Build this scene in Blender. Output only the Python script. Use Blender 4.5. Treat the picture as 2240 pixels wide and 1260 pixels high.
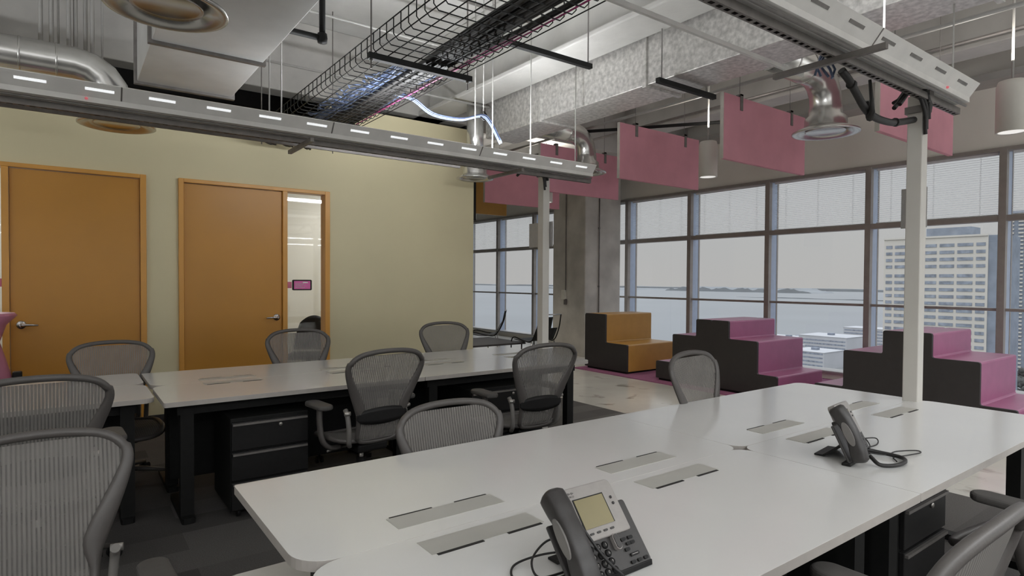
import bpy, math, random
from mathutils import Vector, Matrix
random.seed(7)
PI = math.pi
for o in list(bpy.data.objects): bpy.data.objects.remove(o, do_unlink=True)
S = bpy.context.scene
COL = S.collection

# ------------------------------------------------------------------ camera
F_PX, YAW, PITCH, ROLL, PPY, CAMH = 1317.2, .63498, .01947, .00608, 639.03, 1.42
cd = bpy.data.cameras.new('camera'); cam = bpy.data.objects.new('camera', cd); COL.objects.link(cam)
cd.sensor_width = 36; cd.lens = F_PX*36/2240; cd.shift_y = (PPY-630)/2240; cd.clip_start = .02; cd.clip_end = 20000
f = Vector((math.sin(YAW)*math.cos(PITCH), math.cos(YAW)*math.cos(PITCH), -math.sin(PITCH)))
r = Vector((math.cos(YAW), -math.sin(YAW), 0)); u = r.cross(f)
r2 = r*math.cos(ROLL)+u*math.sin(ROLL); u2 = u*math.cos(ROLL)-r*math.sin(ROLL)
m = Matrix((r2, u2, -f)).transposed().to_4x4(); m.translation = Vector((0, 0, CAMH)); cam.matrix_world = m
S.camera = cam
# ------------------------------------------------------------------ view + world
S.view_settings.view_transform = 'Standard'; S.view_settings.look = 'None'
S.view_settings.gamma = 1; S.view_settings.use_curve_mapping = False
S.view_settings.exposure = 0.0
SKY = .50
w = bpy.data.worlds.new('sky'); S.world = w; w.use_nodes = True
nt = w.node_tree; bg = nt.nodes['Background']
tc = nt.nodes.new('ShaderNodeTexCoord'); sp = nt.nodes.new('ShaderNodeSeparateXYZ'); cr = nt.nodes.new('ShaderNodeValToRGB')
nt.links.new(tc.outputs['Generated'], sp.inputs[0]); nt.links.new(sp.outputs['Z'], cr.inputs[0]); nt.links.new(cr.outputs[0], bg.inputs[0])
cr.color_ramp.elements[0].position = 0.0; cr.color_ramp.elements[0].color = (.99, .975, .96, 1)
cr.color_ramp.elements[1].position = 1; cr.color_ramp.elements[1].color = (3.9, 4.1, 4.4, 1)
e = cr.color_ramp.elements.new(.24); e.color = (1.05, 1.08, 1.12, 1)
e = cr.color_ramp.elements.new(.5); e.color = (2.9, 3.05, 3.25, 1)
e = cr.color_ramp.elements.new(.06); e.color = (.98, .98, .975, 1)
e = cr.color_ramp.elements.new(.14); e.color = (1.0, 1.015, 1.03, 1)
bg.inputs[1].default_value = SKY
# low hazy sun behind the building, lighting the town outside
sd = bpy.data.lights.new('sun', 'SUN'); sd.energy = .5; sd.angle = .2; sd.color = (1, .95, .88)
so = bpy.data.objects.new('sun', sd); COL.objects.link(so)
so.rotation_euler = Vector((.80, .28, -.42)).to_track_quat('-Z', 'Y').to_euler()

# ------------------------------------------------------------------ materials
def mat(name, col, rough=.5, metal=0, noise=None, bump=None, spec=.5, coat=0, emit=None, aniso=None):
    m = bpy.data.materials.new(name); m.use_nodes = True; n = m.node_tree; b = n.nodes['Principled BSDF']
    b.inputs['Base Color'].default_value = (*col, 1); b.inputs['Roughness'].default_value = rough
    b.inputs['Metallic'].default_value = metal; b.inputs['Specular IOR Level'].default_value = spec
    if coat: b.inputs['Coat Weight'].default_value = coat; b.inputs['Coat Roughness'].default_value = .12
    t = n.nodes.new('ShaderNodeTexCoord')
    if emit: b.inputs['Emission Color'].default_value = (*emit[0], 1); b.inputs['Emission Strength'].default_value = emit[1]
    if noise is None: noise = (14, .06)
    sc, amt = noise[0], noise[1]; stretch = noise[2] if len(noise) > 2 else (1, 1, 1)
    mp = n.nodes.new('ShaderNodeMapping'); mp.inputs['Scale'].default_value = stretch
    n.links.new(t.outputs['Object'], mp.inputs[0])
    nz = n.nodes.new('ShaderNodeTexNoise'); nz.inputs['Scale'].default_value = sc; nz.inputs['Detail'].default_value = 5
    n.links.new(mp.outputs[0], nz.inputs['Vector'])
    rp = n.nodes.new('ShaderNodeValToRGB'); a = 1-amt; c = 1+amt
    rp.color_ramp.elements[0].position = .32; rp.color_ramp.elements[1].position = .68
    rp.color_ramp.elements[0].color = (col[0]*a, col[1]*a, col[2]*a, 1); rp.color_ramp.elements[1].color = (min(1, col[0]*c), min(1, col[1]*c), min(1, col[2]*c), 1)
    n.links.new(nz.outputs[0], rp.inputs[0]); n.links.new(rp.outputs[0], b.inputs['Base Color'])
    if bump:
        bz = n.nodes.new('ShaderNodeTexNoise'); bz.inputs['Scale'].default_value = bump[0]; bz.inputs['Detail'].default_value = 4
        n.links.new(mp.outputs[0], bz.inputs['Vector'])
        bp = n.nodes.new('ShaderNodeBump'); bp.inputs['Strength'].default_value = bump[1]; bp.inputs['Distance'].default_value = .01
        n.links.new(bz.outputs[0], bp.inputs['Height']); n.links.new(bp.outputs[0], b.inputs['Normal'])
    return m
M = {}
M['yellow'] = mat('yellow_paint', (.64, .575, .37), .6, noise=(1.2, .03), bump=(180, .06))
M['white_wall'] = mat('white_paint', (.78, .77, .74), .6, noise=(2, .02))
M['beige'] = mat('beige_paint', (.84, .80, .73), .7, noise=(1.5, .03))
M['orange'] = mat('orange_paint', (.50, .23, .030), .38, noise=(2.2, .04), bump=(120, .03))
M['orange_frame'] = mat('orange_frame_paint', (.62, .30, .055), .35, noise=(3, .04))
M['desk'] = mat('white_laminate', (.70, .695, .675), .24, noise=(3, .012), coat=.5)
M['desk_edge'] = mat('grey_edge_band', (.42, .39, .36), .45, noise=(20, .04))
M['slot_lid'] = mat('warm_grey_lid', (.43, .42, .385), .45, noise=(6, .03))
M['hole'] = mat('dark_opening', (.012, .011, .010), .6)
M['black_metal'] = mat('black_powder_coat', (.009, .009, .0085), .6, noise=(30, .15), spec=.22)
M['black_plastic'] = mat('black_plastic', (.012, .0115, .0115), .5, spec=.25, noise=(40, .12), bump=(300, .05))
M['phone_dark'] = mat('charcoal_plastic', (.034, .031, .030), .38, noise=(60, .08), bump=(400, .05))
M['phone_silver'] = mat('silver_plastic', (.30, .28, .265), .38, .15, noise=(60, .04))
M['lcd'] = mat('olive_display', (.26, .225, .12), .25, noise=(3, .10))
M['frame_grey'] = mat('graphite_frame', (.085, .077, .072), .42, noise=(20, .06), bump=(150, .05))
M['bracket'] = mat('grey_cast_bracket', (.17, .16, .15), .45, noise=(20, .05))
M['arm_grey'] = mat('grey_armpad', (.075, .07, .066), .6, noise=(30, .08))
M['alu'] = mat('satin_aluminium', (.45, .43, .40), .35, .7, noise=(20, .04))
M['chrome'] = mat('brushed_steel', (.55, .53, .51), .25, 1, noise=(15, .04))
M['galv'] = mat('galvanised_steel', (.56, .545, .52), .42, .55, noise=(26, .24, (1, 1, 1)), bump=(6, .15))
M['duct_smooth'] = mat('plain_sheet_metal', (.62, .62, .61), .5, .2, noise=(4, .06), bump=(3, .25))
M['spiral'] = mat('spiral_duct_metal', (.60, .59, .57), .26, .85, noise=(8, .08))
M['fixture'] = mat('grey_fixture_enamel', (.74, .725, .70), .5, 0, noise=(8, .05))
M['strut'] = mat('zinc_strut', (.20, .185, .175), .5, .5, noise=(20, .12))
M['rod'] = mat('white_hanger_paint', (.34, .33, .31), .5, noise=(20, .04))
M['concrete'] = mat('raw_concrete', (.52, .495, .45), .8, noise=(2.2, .18), bump=(30, .25))
M['concrete_l'] = mat('pale_ceiling_concrete', (.56, .55, .53), .85, noise=(1.8, .10), bump=(20, .2))
M['beam'] = mat('fireproofed_beam', (.48, .47, .445), .8, noise=(3, .09), bump=(25, .25))
M['deck'] = mat('grey_deck', (.40, .385, .36), .8, noise=(2.5, .12), bump=(20, .15))
M['pink'] = mat('pink_felt_panel', (.58, .26, .315), .75, noise=(2.5, .09), bump=(260, .1))
M['panel_edge'] = mat('cream_panel_edge', (.50, .47, .42), .6)
M['purple'] = mat('magenta_vinyl', (.36, .115, .23), .42, noise=(8, .05), bump=(90, .06))
M['ochre'] = mat('ochre_vinyl', (.47, .25, .05), .42, noise=(8, .05), bump=(90, .06))
M['charcoal'] = mat('charcoal_vinyl', (.026, .023, .023), .55, noise=(12, .08), bump=(90, .06))
M['carpet_purple'] = mat('magenta_carpet', (.27, .09, .175), .95, noise=(60, .12), bump=(200, .5))
M['bronze'] = mat('bronze_mullion', (.33, .30, .275), .5, .2, noise=(12, .06))
M['mull_blue'] = mat('bluish_mullion_side', (.40, .46, .58), .4, .2, noise=(12, .04))  # outer part of each mullion, bluer than the bronze face
M['blind'] = mat('pale_blind_slat', (.80, .82, .84), .5, noise=(10, .03))
M['sign'] = mat('grey_sign_plate', (.40, .39, .38), .45, noise=(30, .05))
def perforated():
    m = mat('perforated_strut', (.20, .185, .175), .5, .5, noise=(20, .12)); n = m.node_tree; b = n.nodes['Principled BSDF']; t = [x for x in n.nodes if x.type == 'TEX_COORD'][0]
    sp = n.nodes.new('ShaderNodeSeparateXYZ'); n.links.new(t.outputs['Object'], sp.inputs[0])
    def mth(op, a, v=0, c=None):
        q = n.nodes.new('ShaderNodeMath'); q.operation = op; n.links.new(a, q.inputs[0])
        if hasattr(v, 'links'): n.links.new(v, q.inputs[1])
        else: q.inputs[1].default_value = v
        if c is not None: q.inputs[2].default_value = c
        return q.outputs[0]
    fx = mth('LESS_THAN', mth('ABSOLUTE', mth('SUBTRACT', mth('FRACT', mth('DIVIDE', sp.outputs[0], .05)), .5)), .27)
    fy = mth('LESS_THAN', mth('ABSOLUTE', mth('SUBTRACT', sp.outputs[1], .0735)), .009)
    fz = mth('LESS_THAN', sp.outputs[2], -.0549); al = mth('SUBTRACT', mth('MULTIPLY', mth('MULTIPLY', fx, fy), fz), 0)
    inv = n.nodes.new('ShaderNodeMath'); inv.operation = 'SUBTRACT'; inv.inputs[0].default_value = 1; n.links.new(al, inv.inputs[1]); n.links.new(inv.outputs[0], b.inputs['Alpha']); return m
M['perforated'] = perforated()
M['post'] = mat('putty_post_enamel', (.58, .56, .52), .42, noise=(5, .03))
M['plate_white'] = mat('white_plastic', (.62, .60, .54), .4)
M['cable_blue'] = mat('pale_blue_cable', (.085, .115, .20), .4, noise=(30, .25))
M['cable_black'] = mat('black_cable', (.016, .015, .015), .5, noise=(30, .2))
M['cable_pink'] = mat('magenta_cable', (.35, .05, .17), .5)
M['pendant'] = mat('white_pendant_enamel', (.60, .58, .53), .5, noise=(6, .03))
M['lamp'] = mat('lamp_diffuser', (.8, .8, .8), .4, emit=((1, .97, .92), .6))
M['tube'] = mat('lit_tube', (.8, .8, .8), .4, emit=((.95, .98, 1), .75))
M['tablet'] = mat('tablet_screen', (.20, .03, .10), .2, emit=((.55, .10, .30), .35))
M['decal'] = mat('pink_glass_decal', (.60, .16, .26), .5)
M['pink_shell'] = mat('pink_moulded_plastic', (.55, .20, .30), .35, noise=(8, .08))
M['led'] = mat('red_indicator', (.5, .1, .1), .4, emit=((1, .25, .3), .35))
# room floor
def floor_concrete():
    m = mat('polished_concrete', (.60, .585, .54), .16, noise=(1.3, .10), spec=.6)
    n = m.node_tree; b = n.nodes['Principled BSDF']; t = [x for x in n.nodes if x.type == 'TEX_COORD'][0]
    nz = n.nodes.new('ShaderNodeTexNoise'); nz.inputs['Scale'].default_value = 3.1; nz.inputs['Detail'].default_value = 6; nz.inputs['Distortion'].default_value = .6
    n.links.new(t.outputs['Object'], nz.inputs['Vector'])
    rp = n.nodes.new('ShaderNodeValToRGB'); rp.color_ramp.elements[0].position = .60; rp.color_ramp.elements[1].position = .70
    rp.color_ramp.elements[0].color = (0, 0, 0, 1); rp.color_ramp.elements[1].color = (.75, .75, .75, 1); n.links.new(nz.outputs[0], rp.inputs[0])
    mx = n.nodes.new('ShaderNodeMix'); mx.data_type = 'RGBA'; n.links.new(rp.outputs[0], mx.inputs[0])
    old = b.inputs['Base Color'].links[0].from_socket; n.links.new(old, mx.inputs[6]); mx.inputs[7].default_value = (.25, .225, .19, 1)
    n.links.new(mx.outputs[2], b.inputs['Base Color']); return m
M['floor'] = floor_concrete()
def carpet_mat():
    m = bpy.data.materials.new('carpet_tiles'); m.use_nodes = True; n = m.node_tree; b = n.nodes['Principled BSDF']; b.inputs['Roughness'].default_value = .95
    t = n.nodes.new('ShaderNodeTexCoord'); br = n.nodes.new('ShaderNodeTexBrick'); br.inputs['Scale'].default_value = 1
    br.inputs['Brick Width'].default_value = 1.0; br.inputs['Row Height'].default_value = .25; br.inputs['Mortar Size'].default_value = 0
    br.inputs['Color1'].default_value = (.075, .069, .066, 1); br.inputs['Color2'].default_value = (.16, .15, .143, 1); br.inputs['Bias'].default_value = -.1
    n.links.new(t.outputs['Object'], br.inputs[0])
    nz = n.nodes.new('ShaderNodeTexNoise'); nz.inputs['Scale'].default_value = 160; n.links.new(t.outputs['Object'], nz.inputs['Vector'])
    mx = n.nodes.new('ShaderNodeMix'); mx.data_type = 'RGBA'; mx.blend_type = 'MULTIPLY'; mx.inputs[0].default_value = .7
    n.links.new(br.outputs[0], mx.inputs[6]); n.links.new(nz.outputs[0], mx.inputs[7]); n.links.new(mx.outputs[2], b.inputs['Base Color'])
    bp = n.nodes.new('ShaderNodeBump'); bp.inputs['Strength'].default_value = .4; bp.inputs['Distance'].default_value = .005
    n.links.new(nz.outputs[0], bp.inputs['Height']); n.links.new(bp.outputs[0], b.inputs['Normal']); return m
M['carpet'] = carpet_mat()
def glass_mat(name, tint=(.97, .98, .98)):
    m = bpy.data.materials.new(name); m.use_nodes = True; n = m.node_tree; n.nodes.clear()
    o = n.nodes.new('ShaderNodeOutputMaterial'); tr = n.nodes.new('ShaderNodeBsdfTransparent'); gl = n.nodes.new('ShaderNodeBsdfGlossy')
    fr = n.nodes.new('ShaderNodeLayerWeight'); fr.inputs[0].default_value = .12; mx = n.nodes.new('ShaderNodeMixShader')
    tr.inputs[0].default_value = (*tint, 1); gl.inputs['Roughness'].default_value = .02
    pw = n.nodes.new('ShaderNodeMath'); pw.operation = 'MULTIPLY_ADD'; pw.inputs[1].default_value = .6; pw.inputs[2].default_value = .035; n.links.new(fr.outputs[1], pw.inputs[0]); n.links.new(pw.outputs[0], mx.inputs[0]); n.links.new(tr.outputs[0], mx.inputs[1]); n.links.new(gl.outputs[0], mx.inputs[2]); n.links.new(mx.outputs[0], o.inputs[0]); return m
M['glass'] = glass_mat('clear_glass')
def mesh_fabric(name, col, a0=.93, a1=.62, scale=60):
    """woven seat mesh: fine vertical ribs, the gaps between them let the view through"""
    m = mat(name, col, .7, noise=(12, .05)); n = m.node_tree; b = n.nodes['Principled BSDF']
    t = [x for x in n.nodes if x.type == 'TEX_COORD'][0]; wv = n.nodes.new('ShaderNodeTexWave'); wv.bands_direction = 'X'
    wv.inputs['Scale'].default_value = scale; wv.inputs['Distortion'].default_value = .3; wv.inputs['Detail'].default_value = 1; wv.inputs['Detail Scale'].default_value = .4
    n.links.new(t.outputs['Object'], wv.inputs[0])
    mr = n.nodes.new('ShaderNodeMapRange'); mr.inputs[1].default_value = .2; mr.inputs[2].default_value = .7; mr.inputs[3].default_value = a1; mr.inputs[4].default_value = a0
    n.links.new(wv.outputs[1], mr.inputs[0]); n.links.new(mr.outputs[0], b.inputs['Alpha']); return m
M['mesh'] = mesh_fabric('grey_woven_mesh', (.18, .168, .155), .97, .60, 26)
M['mesh_lower'] = mesh_fabric('grey_seat_mesh', (.16, .15, .14), .95, .80, 26)

# ------------------------------------------------------------------ mesh builder
class MB:
    def __init__(s): s.v = []; s.f = []; s.sm = []
    def add(s, vs, fs, smooth=False):
        b = len(s.v); s.v += [tuple(v) for v in vs]; s.f += [tuple(b+i for i in q) for q in fs]; s.sm += [smooth]*len(fs); return s
    def box(s, a, b):
        x0, y0, z0 = a; x1, y1, z1 = b
        return s.add([(x0, y0, z0), (x1, y0, z0), (x1, y1, z0), (x0, y1, z0), (x0, y0, z1), (x1, y0, z1), (x1, y1, z1), (x0, y1, z1)],
                     [(0, 3, 2, 1), (4, 5, 6, 7), (0, 1, 5, 4), (1, 2, 6, 5), (2, 3, 7, 6), (3, 0, 4, 7)])
    def prism(s, pts, axis, a, b):
        """pts in the plane across axis (0: yz, 1: xz, 2: xy), extruded a..b"""
        def P(p, t): return (t, p[0], p[1]) if axis == 0 else ((p[0], t, p[1]) if axis == 1 else (p[0], p[1], t))
        n = len(pts); vs = [P(p, a) for p in pts]+[P(p, b) for p in pts]
        fs = [tuple(range(n))[::-1], tuple(range(n, 2*n))]+[(i, (i+1) % n, n+(i+1) % n, n+i) for i in range(n)]
        return s.add(vs, fs)
    def tube(s, pts, rad, n=8, closed=False, rb=None, up=None, cap=True, sq=1):
        """sweep an ellipse (rad, rb) along pts; rad may be a list"""
        pts = [Vector(p) for p in pts]; k = len(pts); vs = []
        prev = Vector(up) if up else None
        for i, p in enumerate(pts):
            if closed: d = pts[(i+1) % k]-pts[i-1]
            else: d = pts[min(i+1, k-1)]-pts[max(i-1, 0)]
            d.normalize()
            if prev is None: prev = Vector((0, 0, 1)) if abs(d.z) < .9 else Vector((1, 0, 0))
            a = prev-d*prev.dot(d)
            if a.length < 1e-5: a = d.orthogonal()
            a.normalize(); b = d.cross(a)
            if up is None: prev = a
            ra = rad[i] if isinstance(rad, (list, tuple)) else rad; rbb = (rb[i] if isinstance(rb, (list, tuple)) else rb) if rb else ra
            for j in range(n):
                t = 2*PI*j/n; cc_, ss_ = math.cos(t), math.sin(t); vs.append(p+a*ra*math.copysign(abs(cc_)**sq, cc_)+b*rbb*math.copysign(abs(ss_)**sq, ss_))
        fs = []
        for i in range(k if closed else k-1):
            for j in range(n):
                i2 = (i+1) % k; fs.append((i*n+j, i*n+(j+1) % n, i2*n+(j+1) % n, i2*n+j))
        s.add(vs, fs, n > 4)
        if not closed and cap:
            b0 = len(s.v)-k*n; s.f += [tuple(b0+j for j in range(n))[::-1], tuple(b0+(k-1)*n+j for j in range(n))]; s.sm += [False, False]
        return s
    def cyl(s, a, b, rad, n=16): return s.tube([a, b], rad, n)
    def lathe(s, prof, c=(0, 0, 0), n=32, closed=False):
        vs = []; k = len(prof)
        for rr, z in prof:
            for j in range(n):
                t = 2*PI*j/n; vs.append((c[0]+rr*math.cos(t), c[1]+rr*math.sin(t), c[2]+z))
        fs = []
        for i in range(k if closed else k-1):
            for j in range(n): i2 = (i+1) % k; fs.append((i*n+j, i*n+(j+1) % n, i2*n+(j+1) % n, i2*n+j))
        return s.add(vs, fs, True)
    def grid(s, fn, nu, nv, smooth=True):
        vs = [fn(i/nu, j/nv) for i in range(nu+1) for j in range(nv+1)]
        fs = [(i*(nv+1)+j, (i+1)*(nv+1)+j, (i+1)*(nv+1)+j+1, i*(nv+1)+j+1) for i in range(nu) for j in range(nv)]
        return s.add(vs, fs, smooth)
    def build(s, name, m, parent=None, bevel=0, seg=2, solid=0, matrix=None):
        me = bpy.data.meshes.new(name); me.from_pydata(s.v, [], s.f); me.polygons.foreach_set('use_smooth', s.sm); me.materials.append(m); me.update()
        if matrix: me.transform(matrix)
        o = bpy.data.objects.new(name, me); COL.objects.link(o)
        if parent: o.parent = parent
        if solid: q = o.modifiers.new('solid', 'SOLIDIFY'); q.thickness = solid; q.offset = 0
        if bevel: q = o.modifiers.new('bevel', 'BEVEL'); q.width = bevel; q.segments = seg; q.limit_method = 'ANGLE'; q.angle_limit = .6
        return o
def thing(name, label, cat, loc=(0, 0, 0), rz=0, group=None):
    o = bpy.data.objects.new(name, None); o.empty_display_size = .1; COL.objects.link(o); o.location = loc; o.rotation_euler = (0, 0, rz)
    return tag(o, label, cat, group)
def tag(o, label, cat, group=None, kind=None):
    o['label'] = label; o['category'] = cat
    if group: o['group'] = group
    if kind: o['kind'] = kind
    return o
def struct(name, mb, m, parent=None, **k):
    o = mb.build(name, m, parent, **k); 
    if not parent: o['kind'] = 'structure'
    return o
def dup(o, parent=None):
    c = o.copy(); COL.objects.link(c); c.parent = parent
    for ch in [x for x in COL.objects if x.parent == o]: dup(ch, c)
    return c
def rrect(x0, y0, x1, y1, rs, n=8):
    """rounded rectangle, rs = radii of corners (x0y0, x1y0, x1y1, x0y1)"""
    out = []
    for (cx, cy, a0, rr) in ((x0, y0, PI, rs[0]), (x1, y0, 1.5*PI, rs[1]), (x1, y1, 0, rs[2]), (x0, y1, .5*PI, rs[3])):
        if rr <= 0: out.append((cx, cy)); continue
        ox = cx+rr if cx == x0 else cx-rr; oy = cy+rr if cy == y0 else cy-rr
        for i in range(n+1): t = a0+i/n*PI/2; out.append((ox+rr*math.cos(t), oy+rr*math.sin(t)))
    return out
def bez(p, n=24):
    """Catmull-Rom through p"""
    p = [Vector(q) for q in p]; P = [p[0]*2-p[1]]+p+[p[-1]*2-p[-2]]; out = []
    for i in range(1, len(P)-2):
        for k in range(n):
            t = k/n; a, b, c, d = P[i-1:i+3]
            out.append(.5*((2*b)+(c-a)*t+(2*a-5*b+4*c-d)*t*t+(3*b-a-3*c+d)*t*t*t))
    return out+[p[-1]]

# ================================================================== SETTING
XW = 9.0; CZ = 4.3; WT, WL = 3.38, 3.20
struct('floor', MB().box((-6, -6, -.2), (XW+.1, 16, 0)), M['floor'])
struct('floor_carpet', MB().box((-6, -6, 0), (4.79, 6.7, .006)), M['carpet'])
# deck ceiling: slab with ribs running along y
cb = MB().box((-6, -6, CZ), (XW+.3, 16, CZ+.2))
x = 5.2
while x < 9: cb.prism([(x, CZ-.09), (x+.12, CZ-.09), (x+.17, CZ), (x-.05, CZ)], 1, -6, 16); x += .42
struct('ceiling', cb, M['concrete_l'])
struct('wall_left', MB().box((-6.2, -6, 0), (-6, 16, CZ)), M['white_wall'])
struct('wall_back', MB().box((-6, -6.2, 0), (XW+.3, -6, CZ)), M['white_wall'])
struct('wall_far', MB().box((-6, 16, 0), (XW+.3, 16.2, CZ)), M['beige'])
# yellow wall with openings: door_1 -.44...60 with sidelight to the left, door_2 .87..2.37
YW = 6.7; D1a, D1b, D2a, D2b, DT = -.80, .60, .87, 2.37, 2.40
wy = MB()
wy.box((-6, YW, 0), (D1a, YW+.15, WL)).box((D1b, YW, 0), (D2a, YW+.15, WL)).box((D2b, YW, 0), (4.30, YW+.15, WT))
wy.box((D1a, YW, DT), (D1b, YW+.15, WL)).box((D2a, YW, DT), (D2b, YW+.15, WL))
wy.box((4.15, YW+.15, 0), (4.30, 9.2, WT))
struct('wall_front', wy, M['yellow'])
rb = MB().box((-6, 8.9, 0), (4.15, 9.05, 2.9)).box((.66, YW+.16, 0), (.80, 8.9, 2.9))
struct('wall_inner', rb, M['white_wall'])
struct('wall_plenum_shade', MB().box((-6, 9.06, 2.9), (4.15, 9.16, CZ)), mat('plenum_shade', (.06, .056, .054), .9))  # dark sheet added for the shade in the gap above the yellow wall
struct('ceiling_inner', MB().box((-6, YW+.15, 2.9), (4.15, 8.9, 2.95)), M['white_wall'])
# lights of the two meeting rooms
for nm, cx, lab in (('ceiling_light', 3.35, 'ceiling light panel inside the meeting room behind the right orange door'), ('ceiling_light', -1.2, 'ceiling light panel inside the meeting room behind the left orange door')):
    t = thing(nm, lab, 'ceiling light', (cx, 7.9, 2.82), group=None)
    MB().box((-.62, -.32, .0), (.62, .32, .08)).build('housing', M['white_wall'], t, bevel=.01)
    MB().box((-.56, -.26, -.008), (.56, .26, .0)).build('diffuser', M['lamp'], t)
    ld = bpy.data.lights.new('room_light', 'AREA'); ld.shape = 'RECTANGLE'; ld.size = 1.1; ld.size_y = .5; ld.energy = 22; ld.color = (1, .98, .95)
    lo = bpy.data.objects.new('room_light', ld); COL.objects.link(lo); lo.parent = t; lo.location = (0, 0, -.012)
# doors
def door(n, x0, x1, hx, hs, fx0, fx1, sx0, sx1):
    """door leaf x0..x1; frame fx0..fx1; sidelight glass sx0..sx1; handle at hx pointing hs"""
    t = bpy.data.objects.new('door_%d' % n, None); COL.objects.link(t); t['kind'] = 'structure'
    MB().box((x0+.003, YW-.005, .01), (x1-.003, YW+.045, 2.355)).build('door_leaf', M['orange'], t, bevel=.003)
    fr = MB(); y0, y1 = YW-.035, YW+.12
    fr.box((fx0, y0, 0), (min(x0, sx0), y1, DT)); fr.box((max(x1, sx1), y0, 0), (fx1, y1, DT)); fr.box((min(x0, sx0), y0, 2.362), (max(x1, sx1), y1, DT))
    mid = (x1, sx0) if sx0 > x1-.01 else (sx1, x0); fr.box((mid[0], y0, 0), (mid[1], y1, 2.362))
    fr.box((sx0, y0+.02, 0), (sx1, y1, .12))
    fr.build('door_frame', M['orange_frame'], t, bevel=.004)
    g = MB().box((sx0, YW+.03, .12), (sx1, YW+.038, 2.362)).build('sidelight_glass', M['glass'], t)
    h = MB(); h.lathe([(0, -.018), (.033, -.018), (.036, -.006), (.036, 0), (0, 0)], (0, 0, 0), 24)
    h.v = [(a, c, b) for a, b, c in h.v]
    h.cyl((0, -.015, 0), (0, -.06, 0), .012); h.tube([(0, -.06, 0), (hs*.02, -.064, 0), (hs*.06, -.062, 0), (hs*.118, -.056, -.004)], [.014, .013, .010, .008], 10)
    ho = h.build('handle', M['chrome'], t); ho.location = (hx, YW-.005, 1.01)
door(1, -.405, .55, -.33, 1, D1a, D1b, -.76, -.455)
door(2, .915, 1.855, 1.795, -1, D2a, D2b, 1.905, 2.315)
# base trim
struct('baseboard_front', MB().box((2.37, YW-.012, 0), (4.3, YW, .10)).box((.60, YW-.012, 0), (.87, YW, .10)).box((-6, YW-.012, 0), (-.8, YW, .10)), M['charcoal'])

# --- window wall at x = 9
MY = [8.33+1.5*i for i in range(-7, 6)]  # mullions
struct('wall_right', MB().box((XW, -6, 3.04), (XW+.25, 16, CZ)).box((XW, -6, -.2), (XW+.25, 16, .10)), M['beige'])
struct('trim_1', MB().box((XW-.03, -6, 3.0), (XW+.1, 16, 3.045)), M['bronze'])
struct('trim_2', MB().box((XW-.06, -6, .10), (XW+.25, 16, .125)), M['sign'], bevel=.004)
struct('trim_3', MB().box((8.62, -6, 3.78), (XW, 16, 3.86)), M['deck'])
for i, y in enumerate(MY[:-1]):
    n = i+1; t = bpy.data.objects.new('window_%d' % n, None); COL.objects.link(t); t['kind'] = 'structure'
    MB().add([(XW+.12, y+.03, .12), (XW+.12, y+1.47, .12), (XW+.12, y+1.47, 3.02), (XW+.12, y+.03, 3.02)], [(0, 1, 2, 3)]).build('glass', M['glass'], t)
    MB().box((XW-.03, y+.03, 2.165), (XW+.10, y+1.47, 2.235)).build('transom', M['bronze'], t, bevel=.003)
    MB().box((XW+.0, y+.03, 1.085), (XW+.06, y+1.47, 1.12)).build('guard_rail', M['bronze'], t, bevel=.003)
    MB().box((XW-.04, y-.038, .12), (XW+.04, y+.038, 3.02)).build('mullion', M['bronze'], t, bevel=.003)
    mc = MB().box((XW+.04, y-.030, .12), (XW+.20, y+.030, 3.02)).build('mullion_fin', M['mull_blue'], t)
    MB().box((XW+.20, y-.034, .12), (XW+.24, y+.034, 3.02)).build('mullion_cap', M['bronze'], t)
BL = {0: None}
blabs = {10: 'window blind in the leftmost bay, seen beyond the yellow wall corner', 9: 'window blind behind the slim post of the back desks, left of the concrete column', 8: 'window blind in the bay mostly covered by the concrete column',
         7: 'window blind in the bay directly right of the concrete column', 6: 'window blind in the second full bay right of the concrete column', 5: 'window blind above the middle magenta steps',
         4: 'window blind above the pale office tower, cut by the near post', 3: 'window blind at the right edge of the photo'}
# labels keyed by the bay index from the right
def blind(y, lab, lo):
    t = thing('window_blind', lab, 'blind', (XW+.075, y+.75, 2.24), group='raised-slat blinds in the upper window panes')
    MB().box((-.02, -.68, .73), (.02, .68, .765)).build('headrail', M['blind'], t, bevel=.003)
    sl = MB(); z = .03
    while z < .72:
        sl.add([(-.013, -.68, z-.0035), (.013, -.68, z+.0035), (.013, .68, z+.0035), (-.013, .68, z-.0035)], [(0, 1, 2, 3)]); z += .028
    sl.build('slats', M['blind'], t, solid=.0009)
    MB().box((-.014, -.68, .0), (.014, .68, .014)).build('bottom_rail', M['blind'], t)
    co = MB()
    for yy in (-.5, 0, .5): co.box((-.0145, yy-.001, .01), (-.0138, yy+.001, .74)); co.box((.0138, yy-.001, .01), (.0145, yy+.001, .74))
    co.build('ladder_tape', M['blind'], t)
names = ['window blind nearest the right edge of the photo, above the tree-lined street', 'window blind above the pale office tower, cut by the near white post', 'window blind above the low white roofs, left of the near post',
         'window blind between the two right-hand pink panels, third bay right of the column', 'window blind in the first full bay right of the concrete column',
         'window blind in the narrow strip touching the right side of the concrete column', 'window blind in the bay hidden behind the slim far post', 'window blind in the second bay left of the concrete column', 'window blind in the bay cut by the yellow wall corner']
for k, y in enumerate([0.83, 2.33, 3.83, 5.33, 6.83, 8.33, 9.83, 11.33, 12.83]): blind(y, names[k], 0)

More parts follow.
